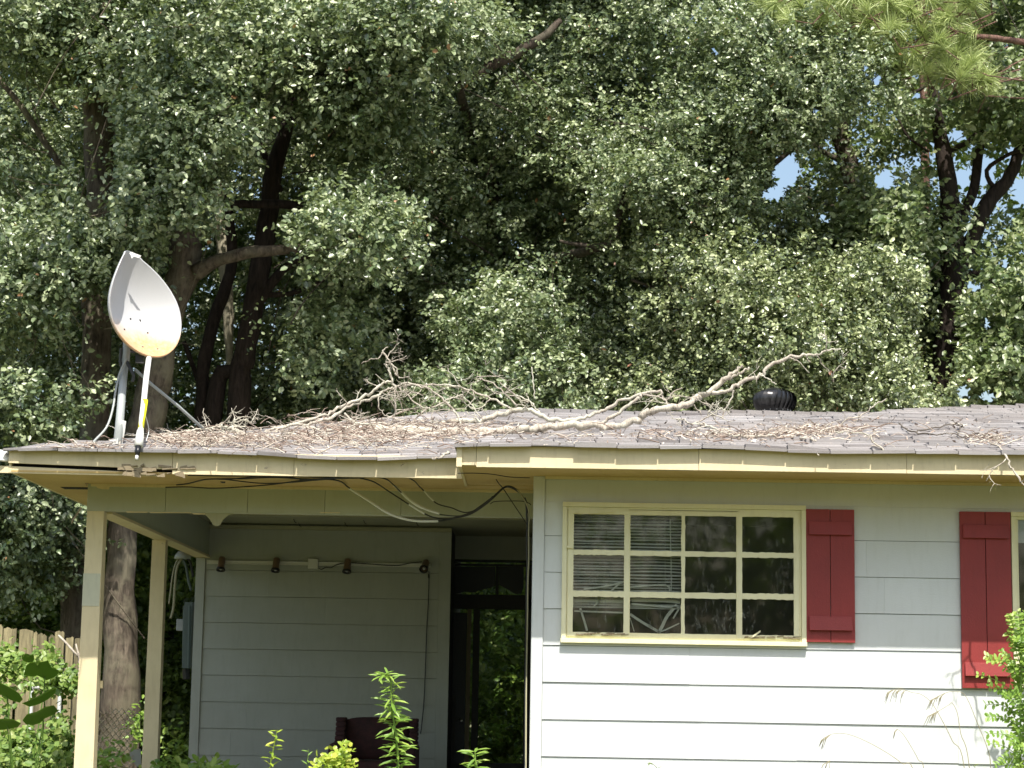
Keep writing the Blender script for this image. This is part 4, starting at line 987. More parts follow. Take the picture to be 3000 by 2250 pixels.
branch([([(490,1275,16.9),(560,1260,17.0),(640,1252,17.1),(720,1250,17.1)], [3,4,4,3]), ([(630,1250,17.1),(645,1240,17.1),(670,1237,17.1),(700,1250,17.1)], [2,2,2,2]),
        ([(685,1240,17.1),(700,1232,17.1),(718,1230,17.1),(736,1238,17.1)], [2,2.5,2,1.5]), ([(648,1242,17),(654,1262,17),(660,1275,16.9)], [5,4,2])],
       'bundle of sticks at the foot of the dish brace', 7, ntw=14, twL=0.2)
branch([(z6([(-40,1505),(0,1500),(40,1530)]) + z6([(130,1530),(200,1555),(315,1605)]), [4,4,4,5,5,5]), (z6([(320,1608),(420,1608),(560,1612),(700,1610),(800,1625),(870,1640)]), [5,6,6,6,5,4]),
        (z6([(50,1530),(100,1520),(130,1532)]), [2,2,3]), (z6([(100,1520),(180,1470),(260,1425)], 17.2), [3,3,2]), (z6([(160,1475),(170,1440),(185,1410)], 17.2), [2,2,1.5])],
       'low dark stick winding across the shingles below the roof vent', 8, ntw=8, twL=0.18)
branch([(z6([(850,1632),(920,1600),(1000,1560),(1060,1500),(1150,1480),(1230,1420),(1320,1365)], 16.6), [4,4,3.5,3,3,3,2.5])], 'thin twig pointing up to the right of the roof vent', 9, ntw=2, twL=.15)
branch([(z6([(1000,1580),(1100,1588),(1200,1600),(1240,1650),(1300,1700),(1330,1750),(1355,1815)], 14.95), [3,3,4,4,4,3.5,3])], 'curved twig drooping over the eave between the two shutters', 10, ntw=0)
branch([(z6([(1408,1530),(1460,1570),(1530,1590),(1650,1600),(1710,1590)]), [4,4,4,3,2]), (z6([(1520,1580),(1600,1560),(1750,1535),(1800,1550),(1780,1600),(1830,1610),(1900,1590),(1955,1620)]), [3,3,3,3,3,3,3,2])],
       'dark crooked stick alone on the right of the roof', 11, mat='twig_dark', ntw=3, twL=.12)
branch([([(2890,1290,15.3),(2925,1310,15.05),(2945,1335,14.8),(2960,1365,14.75),(2980,1395,14.7),(3010,1440,14.65)], [3,4,5,5,4.5,4])], 'pale stick hanging over the eave at the right edge', 12, ntw=4, twL=.2)
branch([([(1318,1325,15.66),(1300,1333,15.6),(1285,1343,15.55),(1266,1345,15.5)], [6,6,5,4])], 'stub of a limb poking out at the step of the eave', 13, ntw=0)
branch([([(2350,1300,15.4),(2375,1318,15.0),(2398,1332,14.8)], [2,3,2.5])], 'tiny pale twig hanging at the eave right of the wide window', 14, ntw=0)

# litter of small twigs and dry leaves, uncountable
m = MB(); r_ = random.Random(55)
def lit(n, f, tw=0.5, lmax=0.2):
    for i in range(n):
        px, py = f(); P = on_roof(px, py, 0.015)
        if r_.random() < tw:
            a = r_.uniform(0, 6.28); l = r_.uniform(0.03, lmax); d_ = Vector((math.cos(a), math.sin(a), r_.uniform(-.1, .45)))*l
            b = P + d_*0.5 + Vector((0, 0, r_.uniform(0, 0.02))); rd = r_.uniform(0.0015, 0.0048)
            m.tube([P, b, P + d_ + Vector((r_.uniform(-.02, .02), 0, 0))], [rd, rd, rd*.5], 4, False, r_.uniform(.15, 1))
        else:
            s_ = r_.uniform(0.008, 0.022); u = Vector((r_.gauss(0, 1), r_.gauss(0, 1), r_.gauss(0, .5))).normalized()*s_; v_ = u.cross(Vector((r_.gauss(0,.5), r_.gauss(0,.5), 1))).normalized()*s_*0.5
            P = P + Vector((0, 0, r_.uniform(0, 0.05)))
            m.add([P-u, P+v_, P+u, P-v_], [(0,1,2,3)], r_.random())
lit(650, lambda: (r_.gauss(740, 150), r_.gauss(1292, 16)), .86)
lit(1000, lambda: (r_.gauss(1080, 130), r_.gauss(1270, 24)), .88, .26)
lit(650, lambda: (r_.gauss(1330, 150), r_.gauss(1262, 16)), .55)
lit(500, lambda: (r_.gauss(560, 70), r_.gauss(1290, 10)), .55)
lit(500, lambda: (r_.gauss(2180, 200), r_.gauss(1278, 8)), .5)
lit(320, lambda: (r_.gauss(2400, 70), r_.gauss(1262, 6)), .5)
lit(130, lambda: (r_.gauss(2890, 40), r_.gauss(1290, 8)), .5)
lit(260, lambda: (r_.uniform(1500, 2950), r_.uniform(1225, 1315)), .4)
lit(90, lambda: (r_.gauss(280, 60), r_.gauss(1312, 5)), .5)
o = m.build('roof_litter', M['litter']); tag(o, 'litter of dry leaves and broken twigs strewn over the shingles', 'litter', kind='stuff')

# ------------------------------------------------------------------ roof ventilator
cx = at(2270, 1180, 19.95); zr0 = roofz(cx.x, 19.95)
tv = empty('turbine_vent', (cx.x, 19.95, zr0), 'black ribbed turbine ventilator on the roof ridge', 'roof vent')
zc = at(2270, 1213, 19.95).z; zt_ = at(2270, 1140, 19.95).z; R = 64*19.95/FPX
m = MB(); m.lathe((cx.x, 19.95, 0), [(R*0.66, zr0-0.1), (R*0.66, zc+0.012), (R*0.74, zc+0.02), (R*0.74, zc+0.035), (R*0.60, zc+0.036)], 28); m.build('collar', M['black_metal'], tv, True)
m = MB(); h_ = zt_-zc-0.02; nb = 26
for k in range(nb):
    a0 = 2*math.pi*k/nb; rows_ = []
    for j in range(9):
        s_ = j/8; zz = zc+0.03 + h_*s_; rad = R*(0.74 + 0.28*math.sin(math.pi*min(1, s_*1.02+0.06))**0.8) if s_ < 0.72 else R*1.0*math.cos((s_-0.62)/0.38*math.pi/2*0.86)
        tw = 0.22*s_; a = a0+tw
        rows_.append((Vector((cx.x+rad*math.cos(a), 19.95+rad*math.sin(a), zz)), Vector((cx.x+rad*0.90*math.cos(a+0.30), 19.95+rad*0.90*math.sin(a+0.30), zz))))
    vs = [p for r__ in rows_ for p in r__]; m.add(vs, [(2*j, 2*j+1, 2*j+3, 2*j+2) for j in range(8)])
m.build('fins', M['black_metal'], tv, True)
m = MB(); m.lathe((cx.x, 19.95, 0), [(R*0.45, zt_-0.035), (R*0.42, zt_-0.012), (R*0.2, zt_-0.002), (0.001, zt_)], 24)
m.lathe((cx.x, 19.95, 0), [(R*0.66, zc+0.03), (R*0.72, zc+0.1), (R*0.6, zt_-0.06), (R*0.3, zt_-0.04)], 20); m.build('cap', M['black_metal'], tv, True)
for k in range(16):
    m = MB(); a = 2*math.pi*k/16; m.lathe((cx.x+R*0.745*math.cos(a), 19.95+R*0.745*math.sin(a), zc+0.028), [(0.0, 0.006), (0.006, 0.003), (0.006, -0.003), (0.0, -0.006)], 6); m.build('rivet', M['steel'], tv)

# ------------------------------------------------------------------ satellite dish
DY = 16.35
bp = on_roof(345, 1302, 0.0); BY = bp.y
sd = empty('satellite_dish', tuple(bp), 'white satellite dish stained rusty at its lower edge, on the left end of the roof', 'satellite dish')
C0 = at(415, 900, DY)
T3 = Vector((0.16, 0, 0.99)).normalized()
nrm = Vector((0.70, -0.62, 0.30)).normalized()
vup = (Vector((-0.19, 0, 1)) - nrm*Vector((-0.19, 0, 1)).dot(nrm)).normalized(); vr = vup.cross(nrm).normalized()
if vr.x < 0: vr = -vr
A_, B_ = 0.375, 0.435        # half width, half height
vs = []; fs = []; nr, na_ = 12, 56
def dishp(s, th, back=0.0):
    y = math.sin(th); x = math.cos(th)
    pinch = 1 - 0.22*max(0, y)**1.6 * (1 if True else 0)
    X_ = A_*x*s*pinch; Y_ = B_*y*s*(1.02 if y > 0 else 0.98)
    if y > 0.93: Y_ += 0.016*s*s
    if x < 0 and y > 0.2: X_ *= 1.0
    dpt = 0.185*(1 - s*s) + back
    da = (th-math.radians(142))/math.radians(42); dpt -= 0.15*(s**4)*math.exp(-da*da)
    return C0 + vr*X_ + vup*Y_ - nrm*dpt
for i in range(nr+1):
    for k in range(na_): vs.append(dishp(i/nr, 2*math.pi*k/na_))
for i in range(nr):
    for k in range(na_): k2 = (k+1) % na_; fs.append((i*na_+k, i*na_+k2, (i+1)*na_+k2, (i+1)*na_+k))
n0 = len(vs)
for s_, bk, ex in ((1.0, 0.0, 1), (1.022, -0.004, 1), (1.03, 0.022, 1), (0.99, 0.026, 1)):
    for k in range(na_): vs.append(dishp(s_, 2*math.pi*k/na_, bk))
for i in range(3):
    for k in range(na_): k2 = (k+1) % na_; fs.append((n0+i*na_+k, n0+i*na_+k2, n0+(i+1)*na_+k2, n0+(i+1)*na_+k))
n1 = len(vs)
for i in range(nr+1):
    for k in range(na_): vs.append(dishp(i/nr*0.99, 2*math.pi*k/na_, 0.012))
for i in range(nr):
    for k in range(na_): k2 = (k+1) % na_; fs.append((n1+i*na_+k2, n1+i*na_+k, n1+(i+1)*na_+k, n1+(i+1)*na_+k2))
me = bpy.data.meshes.new('reflector'); Rz = Matrix((vr, vup, nrm)).transposed()
me.from_pydata([C0.copy()*0 + Vector(((p-C0).x, (p-C0).y, (p-C0).z)) for p in vs], [], fs); me.materials.append(M['dish'])
me.polygons.foreach_set('use_smooth', [True]*len(me.polygons)); me.update()
ob = bpy.data.objects.new('reflector', me); COL.objects.link(ob); ob.parent = sd; ob.location = C0 - bp
m = MB()
for (u, v_) in ((0.02, -0.02), (-0.10, -0.13), (0.12, -0.16), (-0.02, -0.31), (0.10, -0.34)):
    s2_ = (u/A_)**2 + (v_/B_)**2; p = C0 + vr*u + vup*v_ - nrm*(0.185*(1-s2_)-0.003)
    m = MB(); m.lathe(p, [(0.0, 0.006), (0.007, 0.003), (0.008, -0.002)], 8, nrm); m.build('bolt', M['dark_wood'], sd)
# torn lip of the upper rim
m = MB(); tp = [at(382, 742, DY-.02), at(388, 738, DY-.02), at(398, 742, DY-.02), at(412, 750, DY-.01), at(408, 756, DY), at(392, 752, DY), at(386, 756, DY)]
torn(m, [(378,741),(386,738),(398,743),(414,749),(406,756),(392,751),(386,758),(383,748)], DY-0.03); m.build('rim_lip', M['white_plastic'], sd)
m = MB(); m.tube(smooth_path([at(345, 1300, BY), at(352, 1220, BY+.02), at(362, 1100, 16.5), at(370, 1040, 16.52), at(372, 1000, 16.52)], 4), lerp_list([13*16.4/FPX, 11.5*16.4/FPX, 11*16.4/FPX], 17), 14)
m.build('mast', M['grey_metal'], sd, True)
m = MB(); a = at(342, 1312, BY); b = at(352, 1265, BY); m.tube([a, b, at(358, 1232, BY)], [0.040, 0.038, 0.034], 4)
m.tube([at(336, 1314, BY-.01), at(340, 1290, BY-.01)], 0.047, 4); m.build('mast_foot', M['white_plastic'], sd, bevel=0.003)
m = MB(); m.tube([at(343, 1313, BY-.075), at(344, 1302, BY-.075)], 0.022, 4); m.build('mast_opening', M['black_hole'], sd)  # black plug painted in for the dark inside of the mast foot
m = MB(); bk = C0 - nrm*0.22 + Vector((0.05, 0.05, -0.1))
m.tube([at(372, 1010, 16.52), bk + Vector((0, 0.02, -0.16)), bk + Vector((0, 0, -0.02))], 0.03, 8); m.box(bk.x-0.07, bk.x+0.07, bk.y-0.01, bk.y+0.05, bk.z-0.16, bk.z+0.10)
m.tube([at(355, 1020, 16.5), at(352, 1060, 16.5), at(358, 1085, 16.5)], 0.012, 6); m.tube([at(372, 1060, 16.5), at(392, 1100, 16.45), at(388, 1118, 16.45)], 0.014, 6)
m.build('bracket', M['dark_wood'], sd)
m = MB(); arm = [at(436, 1050, 16.25), at(428, 1110, 16.0), at(420, 1190, 15.85), at(412, 1262, 15.75), at(408, 1290, 15.7)]
m.tube(arm, 0.0225, 12); m.build('feed_arm', M['white_plastic'], sd, True)
m = MB(); m.tube([at(424.5, 1193-20, 15.88)-Vector((0,.0,0)), at(412.5, 1256, 15.76)], 0.0242, 12); m.build('label_band', M['yellow'], sd, True)
m = MB(); m.tube([at(411, 1262, 15.74), at(409, 1285, 15.71), at(406, 1308, 15.68)], [0.026, 0.032, 0.034], 12); m.build('feed_collar', M['white_plastic'], sd, True)
m = MB(); m.tube([at(405, 1308, 15.67), at(402, 1335, 15.64)], [0.024, 0.016], 10); m.build('feed_horn', M['black_metal'], sd, True)
m = MB(); m.tube([at(401, 1335, 15.63), at(400, 1347, 15.62)], [0.012, 0.014], 8); m.build('feed_tip', M['white_plastic'], sd, True)
m = MB(); m.tube([at(438, 1122, 16.6), at(448, 1130, 16.6)], .012, 8); m.tube([at(395, 1082, 16.5), at(445, 1127, 16.6), at(520, 1188, 16.8), at(622, 1280, 17.0)], 0.0125, 10); m.build('brace', M['grey_metal'], sd, True)
m = MB(); m.tube(smooth_path([at(372, 1050, 16.45), at(352, 1090, 16.45), at(340, 1140, 16.4), at(330, 1200, 16.3), at(312, 1252, 16.2), at(280, 1288, 16.1), on_roof(268, 1302)], 4), 0.009, 8); m.build('cable', M['grey_metal'], sd, True)
m = MB(); m.tube(smooth_path([at(422, 1205, 15.87), at(430, 1230, 15.9), at(436, 1262, 16), at(428, 1292, 15.9)], 4), 0.003, 6); m.build('loose_wire', M['white_cable'], sd, True)
m = MB(); a = at(408, 1050, 16.35); m.box(a.x-0.03, a.x+0.035, a.y, a.y+0.05, a.z-0.03, a.z+0.03); m.build('clamp', M['black_metal'], sd)

# ------------------------------------------------------------------ cables under the eave
def cable(pts, r, mat, label, Y=None, sub=6, group='cables slung under the eave', extra=None):
    def yy(p):
        if len(p) > 2 and p[0] > 600: return p[2]
        if not group.startswith('cables slung'): return p[2] if len(p) > 2 else Y
        ys = 1.690*FPX/(2065+ROLL*(p[0]-1580)-p[1]) - 0.03
        return max(15.83 if p[0] < 1320 else 15.0, min(Y - 0.42*min(1, max(0, (p[0]-1330)/110)), ys))
    P = [at(p[0], p[1], yy(p)) for p in pts]; m = MB(); m.tube(smooth_path(P, sub), r, 6)
    o = m.build('cable', M[mat], None, True); tag(o, label, 'cable', group)
    if extra:
        for ep, er, em, en in extra:
            m = MB(); m.tube(smooth_path([at(p[0], p[1], p[2] if len(p) > 2 else Y-0.008) for p in ep], sub), er, 7); m.build(en, M[em], o, True)
    return o
def zc3(l): return [(550+x/2.765, 1350+y/2.765) + tuple(q) for (x, y, *q) in l]
def zc2(l): return [(1000+x/3.16, 1100+y/3.16) + tuple(q) for (x, y, *q) in l]
CY = 16.45
cable(zc3([(-90,195),(0,185),(100,160),(180,148),(420,145),(700,135),(1000,150),(1150,150)]) + zc2([(0,985),(70,1040),(240,1150),(420,1265),(560,1320),(700,1345),(895,1347),(1000,1330),(1180,1290),(1300,1220),(1400,1140),(1500,1045),(1560,1035),(1640,1080),(1700,1160),(1715,1260),(1725,1400)]), 0.006, 'black_cable',
      'black cable with the longest white sleeve, lowest of the bundle below the eave', CY, extra=[(zc2([(70,1042),(240,1150),(420,1268),(560,1322),(700,1347),(897,1349)]), 0.010, 'white_cable', 'white_sleeve')])
cable(zc3([(-180,215),(0,212),(200,222),(430,212),(700,190),(1000,150),(1400,140)]) + zc2([(170,950),(300,985),(450,1080),(620,1190),(770,1280),(880,1320),(1000,1325),(1180,1275),(1300,1200),(1420,1110),(1520,1030),(1600,1045),(1680,1130),(1730,1240),(1740,1400)]), 0.0055, 'black_cable',
      'black cable sleeved white where it crosses the bottom of the beam', CY-0.02, extra=[(zc2([(625,1193),(700,1240),(770,1281)]), 0.0075, 'white_cable', 'white_sleeve')])
cable(zc3([(300,150),(560,180),(700,182),(900,170),(1150,145),(1450,130)]) + zc2([(400,955),(480,1010),(560,1090),(650,1165),(760,1230),(910,1285),(1100,1300),(1240,1255),(1340,1190),(1440,1090),(1530,1025),(1620,1055),(1700,1170),(1735,1300),(1730,1420)]), 0.005, 'black_cable',
      'cable with two thick white sleeves in front of the beam', CY-0.04, extra=[(zc2([(485,1012),(545,1065),(620,1140),(690,1195),(752,1228)]), 0.011, 'white_cable', 'white_sleeve'), (zc2([(520,1045),(600,1125),(700,1195),(800,1245),(910,1278)]), 0.010, 'white_cable', 'white_sleeve')])
cable(zc2([(620,945),(680,980),(720,1025),(765,1070),(855,1165),(920,1200),(1020,1225),(1100,1258),(1160,1268),(1240,1245),(1340,1180),(1400,1120)]), 0.005, 'black_cable', 'thinner black cable with a short grey sleeve, upper right of the bundle', CY-0.06,
      extra=[(zc2([(765,1068),(810,1120),(855,1163)]), 0.006, 'white_cable', 'grey_sleeve')])
cable(zc3([(0,118),(300,122),(800,125),(1100,135),(1500,132),(1900,130)]), 0.0045, 'black_cable', 'thin straight wire tacked along the yellow soffit', 16.3)
cable(zc3([(180,146),(320,150),(560,128),(820,130),(960,160),(1150,148)]), 0.004, 'black_cable', 'thin wavy wire on the soffit above the beam', 16.35)
cable(zc2([(1405,905,15.9),(1450,990),(1500,1050),(1600,1200),(1700,1350),(1725,1400)]), 0.004, 'black_cable', 'thin taut wire slanting down to the house corner', CY-0.05)
cable(zc2([(1080,905),(1250,905),(1400,915),(1560,940),(1745,948)]), 0.0035, 'black_cable', 'wire running along the front block soffit to its corner', 16.1)
cable(zc2([(1380,1190),(1420,1168),(1560,1162),(1680,1165),(1740,1185),(1755,1200)]), 0.0035, 'black_cable', 'short wire looping from the cable bundle to the wall corner', CY)
def zc4(l): return [(1250+x/4.148, 1400+y/4.148) + tuple(q) for (x, y, *q) in l]
cable(zc4([(1190,240),(1215,330),(1215,450),(1225,560),(1215,760),(1218,900),(1222,1100),(1215,1400),(1212,1660),(1200,2600),(1195,3600)]), 0.008, 'black_cable', 'black cable running straight down beside the house corner', 16.15)
cable(zc4([(1100,140),(1200,290),(1245,430),(1240,600),(1240,800),(1240,1000),(1232,1200),(1228,1400),(1225,1700),(1210,2600),(1205,3600)]), 0.006, 'tan_cable', 'tan cable running down beside the house corner', 16.12)
cable([(246,1560,16.55),(248,1570,16.55),(252,1580,16.55)], 0.004, 'black_cable', 'stub of wire at the foot of the beam corner', 16.5)
# knot of tape on the soffit wire
m = MB(); m.tube([at(640, 1404, 16.3), at(652, 1409, 16.3), at(660, 1412, 16.3)], [0.008, 0.018, 0.010], 8); o = m.build('tape_knot', M['black_cable'], None, True); tag(o, 'small black lump of tape on the soffit wire', 'tape knot')

# ------------------------------------------------------------------ track lights on the porch wall
tl = empty('track_light', tuple(at(900, 1650, YW)), 'white track with four brown spotlights and a junction box on the porch wall', 'track light')
YT = YW-0.02
a, b, z0, z1 = rectW(609, 1645, 1262, 1655, YT)
m = MB(); p0 = at(609, 1650, YT); p1_ = at(1262, 1654, YT); zc_ = (p0.z+p1_.z)/2
m.box(p0.x, p1_.x, YT-0.012, YT-0.006, zc_-0.018, zc_+0.018); m.box(p0.x, p1_.x, YT-0.022, YT-0.0125, zc_+0.011, zc_+0.019); m.box(p0.x, p1_.x, YT-0.022, YT-0.0125, zc_-0.019, zc_-0.011)
m.box(p0.x-0.006, p0.x-0.0005, YT-0.024, YT-0.005, zc_-0.021, zc_+0.021); m.build('track', M['white_plastic'], tl)
m = MB(); c = at(918, 1648, YT); m.box(c.x-0.052, c.x+0.052, YT-0.05, YT-0.0225, zc_-0.055, zc_+0.05); m.build('junction_box', M['white_plastic'], tl, bevel=0.004)
for i, px in enumerate((650, 810, 1019, 1248)):
    c = at(px, 1640, YT-0.10); hp = Vector((c.x, YT-0.09, zc_+0.02)); ax = Vector((-0.05, -0.30, -0.95)).normalized() if i < 3 else Vector((-0.15, -0.75, -0.62)).normalized()
    m = MB(); m.lathe(hp, [(0.0, -0.03), (0.030, -0.028), (0.036, -0.01), (0.036, 0.07), (0.042, 0.095), (0.042, 0.10), (0.036, 0.098), (0.034, 0.07)], 20, ax)
    m.tube([Vector((c.x, YT-0.02, zc_)), hp + ax*0.02], 0.012, 8); sp = m.build('spotlight', M['copper_brown'], tl, True)
    m = MB(); m.lathe(hp, [(0.043, 0.092), (0.047, 0.098), (0.047, 0.120), (0.042, 0.120), (0.036, 0.10)], 20, ax); m.build('bezel', M['black_metal'], sp, True)
    m = MB(); m.lathe(hp, [(0.0, 0.115), (0.012, 0.110), (0.018, 0.098), (0.012, 0.08)], 14, ax); m.build('bulb', M['bulb'], sp, True)
cable([(935,1665),(942,1668),(955,1662),(970,1663),(985,1655),(1005,1650),(1030,1649),(1090,1653),(1160,1657),(1200,1650),(1236,1646)], 0.005, 'black_cable', 'black lead sagging along the track between the junction box and last spotlight', YW-0.06, group='leads on the porch wall')
cable([(1256,1672),(1257,1690),(1255,1760),(1250,1850),(1247,1940),(1243,2040),(1238,2100),(1232,2150)], 0.0055, 'black_cable', 'black lead hanging down the porch wall below the last spotlight', YW-0.03, group='leads on the porch wall',
      extra=[([(1256,1682),(1256.5,1694)], 0.010, 'black_cable', 'plug')])
m = MB()                                                     # hooks left in the ceiling trim
for px, py in ((860, 1520), (875, 1532), (1065, 1523), (1010, 1530), (1220, 1530)):
    p = at(px, py, 20.6); m.tube([p, p+Vector((0.012, 0, -0.03)), p+Vector((0.03, 0, -0.04))], 0.004, 5)
    o = m.build('ceiling_hook', M['dark_wood']); tag(o, {860: 'rusty ceiling hook above the second spotlight', 875: 'bent nail hanging just right of the hook over the second spotlight', 1065: 'longest ceiling hook, above the cable right of the third spotlight', 1010: 'small hook above the third spotlight', 1220: 'small hook above the last spotlight'}[px], 'hook', 'hooks in the porch ceiling'); m = MB()
# peeled strip of beam facing hanging under the front beam
m = MB(); torn(m, [(588,1500),(606,1512),(616,1524),(624,1538),(634,1542),(645,1538),(654,1522),(668,1510),(690,1502),(640,1501)], YB+0.02); m.build('peeled_strip', M['ceiling'], house)
m = MB()
for (x0_, y0_, x1_, y1_) in ((368,1498,432,1502),(436,1500,560,1503),(562,1503,600,1507),(935,1500,996,1503)): torn(m, [(x0_,y0_),(x1_,y0_+1),(x1_,y1_),(x0_+5,y1_)], YB-0.004)
m.build('peeled_edge', M['cream'], house)
m = MB(); torn(m, [(256,1405),(290,1408),(310,1418),(322,1424),(318,1434),(300,1433),(286,1430),(278,1420),(258,1416)], YB-0.012); m.build('bare_patch', M['cream'], house)
# moulding clump (nest remains and splinters) at the beam corner
m = MB(); r_ = random.Random(9)
for i in range(26): 
    p = at(r_.gauss(246, 5), r_.gauss(1404, 6), YB-0.03); q = p + Vector((r_.gauss(0, .02), r_.gauss(0, .01), r_.gauss(0, .02))); m.tube([p, q], [0.006, 0.003], 4)
m.tube([at(238,1488,YB-.02), at(226,1505,YB-.02), at(214,1522,YB-.02), at(209,1534,YB-.02)], [.008,.006,.008,.004], 5)
o = m.build('old_nest', M['litter']); tag(o, 'ragged remains of a nest in the corner of the beam and soffit', 'nest')

# ------------------------------------------------------------------ armchair on the porch
CYc = 20.4
c0 = at(1103, 2250, CYc); ac = empty('armchair', (c0.x, CYc, FLOOR), 'dark maroon wing-backed armchair against the porch wall', 'armchair')
def sx(px): return at(px, 2150, CYc).x
def sz(py): return at(1100, py, CYc).z
m = MB(); L_, R2_ = sx(1012), sx(1200); top = sz(2101)
prof = [(-1, -0.012), (-0.85, 0.0), (0, 0.006), (0.85, 0.0), (1, -0.012)]
mid = (L_+R2_)/2; hw = (R2_-L_)/2
ys = 8; vs = []; fs = []
nx = 12; nz = 9
for side, yy in ((0, CYc), (1, CYc+0.16)):
    for j in range(nz+1):
        for i in range(nx+1):
            u = -1+2*i/nx; z = FLOOR+0.45 + (top-FLOOR-0.45)*j/nz; bul = 0.05*(1-u*u)*math.sin(math.pi*j/nz) if side == 0 else 0
            zz = z - (0.03*abs(u)**4 if j == nz else 0); vs.append((mid+hw*u, yy - bul + (top-z)*-0.12, zz))
NX = nx+1
for sd_ in (0, 1):
    o_ = sd_*NX*(nz+1)
    for j in range(nz):
        for i in range(nx):
            f = (o_+j*NX+i, o_+j*NX+i+1, o_+(j+1)*NX+i+1, o_+(j+1)*NX+i); fs.append(f if sd_ == 0 else f[::-1])
o2 = NX*(nz+1)
for i in range(nx): fs.append((nz*NX+i, nz*NX+i+1, o2+nz*NX+i+1, o2+nz*NX+i)); fs.append((i+1, i, o2+i, o2+i+1))
for j in range(nz): fs.append((j*NX, (j+1)*NX, o2+(j+1)*NX, o2+j*NX)); fs.append(((j+1)*NX+nx, j*NX+nx, o2+j*NX+nx, o2+(j+1)*NX+nx))
m.add(vs, fs); m.build('backrest', M['velour'], ac, True)
for s_, (pa, pb) in ((-1, (984, 1013)), (1, (1199, 1224))):
    m = MB(); xa, xb = sx(pa), sx(pb); zt2 = sz(2103); n = 7
    for j in range(n):
        t0, t1 = j/n, (j+1)/n
        def ring(t_): z = FLOOR+0.55+(zt2-FLOOR-0.55)*t_; dep = 0.34-0.16*t_**2; i_ = 0.012*math.sin(t_*3); return z, dep, i_
        (z_0, d0, i0), (z_1, d1, i1) = ring(t0), ring(t1)
        m.hexa([(xa+i0, CYc+0.1-d0, z_0),(xb+i0, CYc+0.1-d0, z_0),(xb, CYc+0.15, z_0),(xa, CYc+0.15, z_0),(xa+i1, CYc+0.1-d1, z_1),(xb+i1, CYc+0.1-d1, z_1),(xb, CYc+0.15, z_1),(xa, CYc+0.15, z_1)])
    m.build('wing', M['velour'], ac, True, bevel=0.012)
    m = MB(); m.box(xa-0.015, xb+0.015, CYc-0.62, CYc+0.1, FLOOR+0.08, FLOOR+0.549); m.tube([(xa+(xb-xa)/2, CYc-0.64, FLOOR+0.56), (xa+(xb-xa)/2, CYc+0.08, FLOOR+0.56)], 0.06, 14); m.build('armrest', M['velour'], ac, bevel=0.02)
m = MB(); m.box(sx(1015), sx(1197), CYc-0.60, CYc-0.05, FLOOR+0.1, FLOOR+0.30); m.box(sx(1016), sx(1196), CYc-0.62, CYc-0.06, FLOOR+0.302, FLOOR+0.45); m.build('seat', M['velour'], ac, bevel=0.03)
for xx in (sx(990), sx(1218)):
    for yy in (CYc-0.58, CYc+0.08): m = MB(); m.lathe((xx, yy, FLOOR), [(0.018, 0), (0.026, 0.08)], 10); m.build('leg', M['dark_wood'], ac)

# ------------------------------------------------------------------ side wall hardware at the far left corner of the porch wall
m = MB(); a = at(553, 1780, 22.4); m.box(a.x-0.03, a.x+0.055, 22.3, 22.5, at(545, 1958, 22.4).z, at(545, 1765, 22.4).z); m.tube([at(541, 1775, 22.4), at(538, 1955, 22.4)], 0.018, 8)
m.tube([at(556, 1775, 22.25), at(552, 1957, 22.25)], 0.014, 8)
mb_ = empty('meter_box', tuple(at(548, 1860, 22.4)), 'grey-green service duct fixed to the side wall behind the second post', 'electric duct'); m.build('duct', M['teal_metal'], mb_)
m = MB(); a = at(530, 1830, 22.5); m.box(a.x-0.05, a.x+0.06, 22.5, 22.62, a.z-0.065, a.z+0.06); m.build('junction_box', M['grey_metal'], mb_, bevel=0.006)
m = MB(); m.tube([at(545, 1960, 22.4), at(546, 1990, 22.4)], 0.04, 8); m.build('duct_end', M['black_metal'], mb_)
for i, (pts, r, mt, lab) in enumerate((([(528,1632),(515,1650),(505,1690),(500,1730),(495,1770)], .009, 'tan_cable', 'outer grey service cable looping beside the second post'),
        ([(532,1636),(518,1665),(512,1720),(508,1780),(500,1812)], .014, 'tan_cable', 'tan service cable hanging lowest beside the second post'),
        ([(535,1636),(545,1660),(552,1700),(560,1730)], .015, 'teal_metal', 'thick grey service cable bending to the wall'),
        ([(545,1632),(556,1645),(562,1668),(565,1690)], .014, 'black_cable', 'black service cable nearest the wall corner'))):
    cable(pts, r, mt, lab, 22.3, group='service cables at the side wall')
m = MB(); a = at(535, 1628, 22.3); m.lathe(a, [(0.0, 0.05), (0.05, 0.045), (0.085, 0.0), (0.09, -0.035), (0.0, -0.035)], 14); o = m.build('service_head', M['grey_metal'], None, True); tag(o, 'grey weather head where the service cables meet', 'service head')

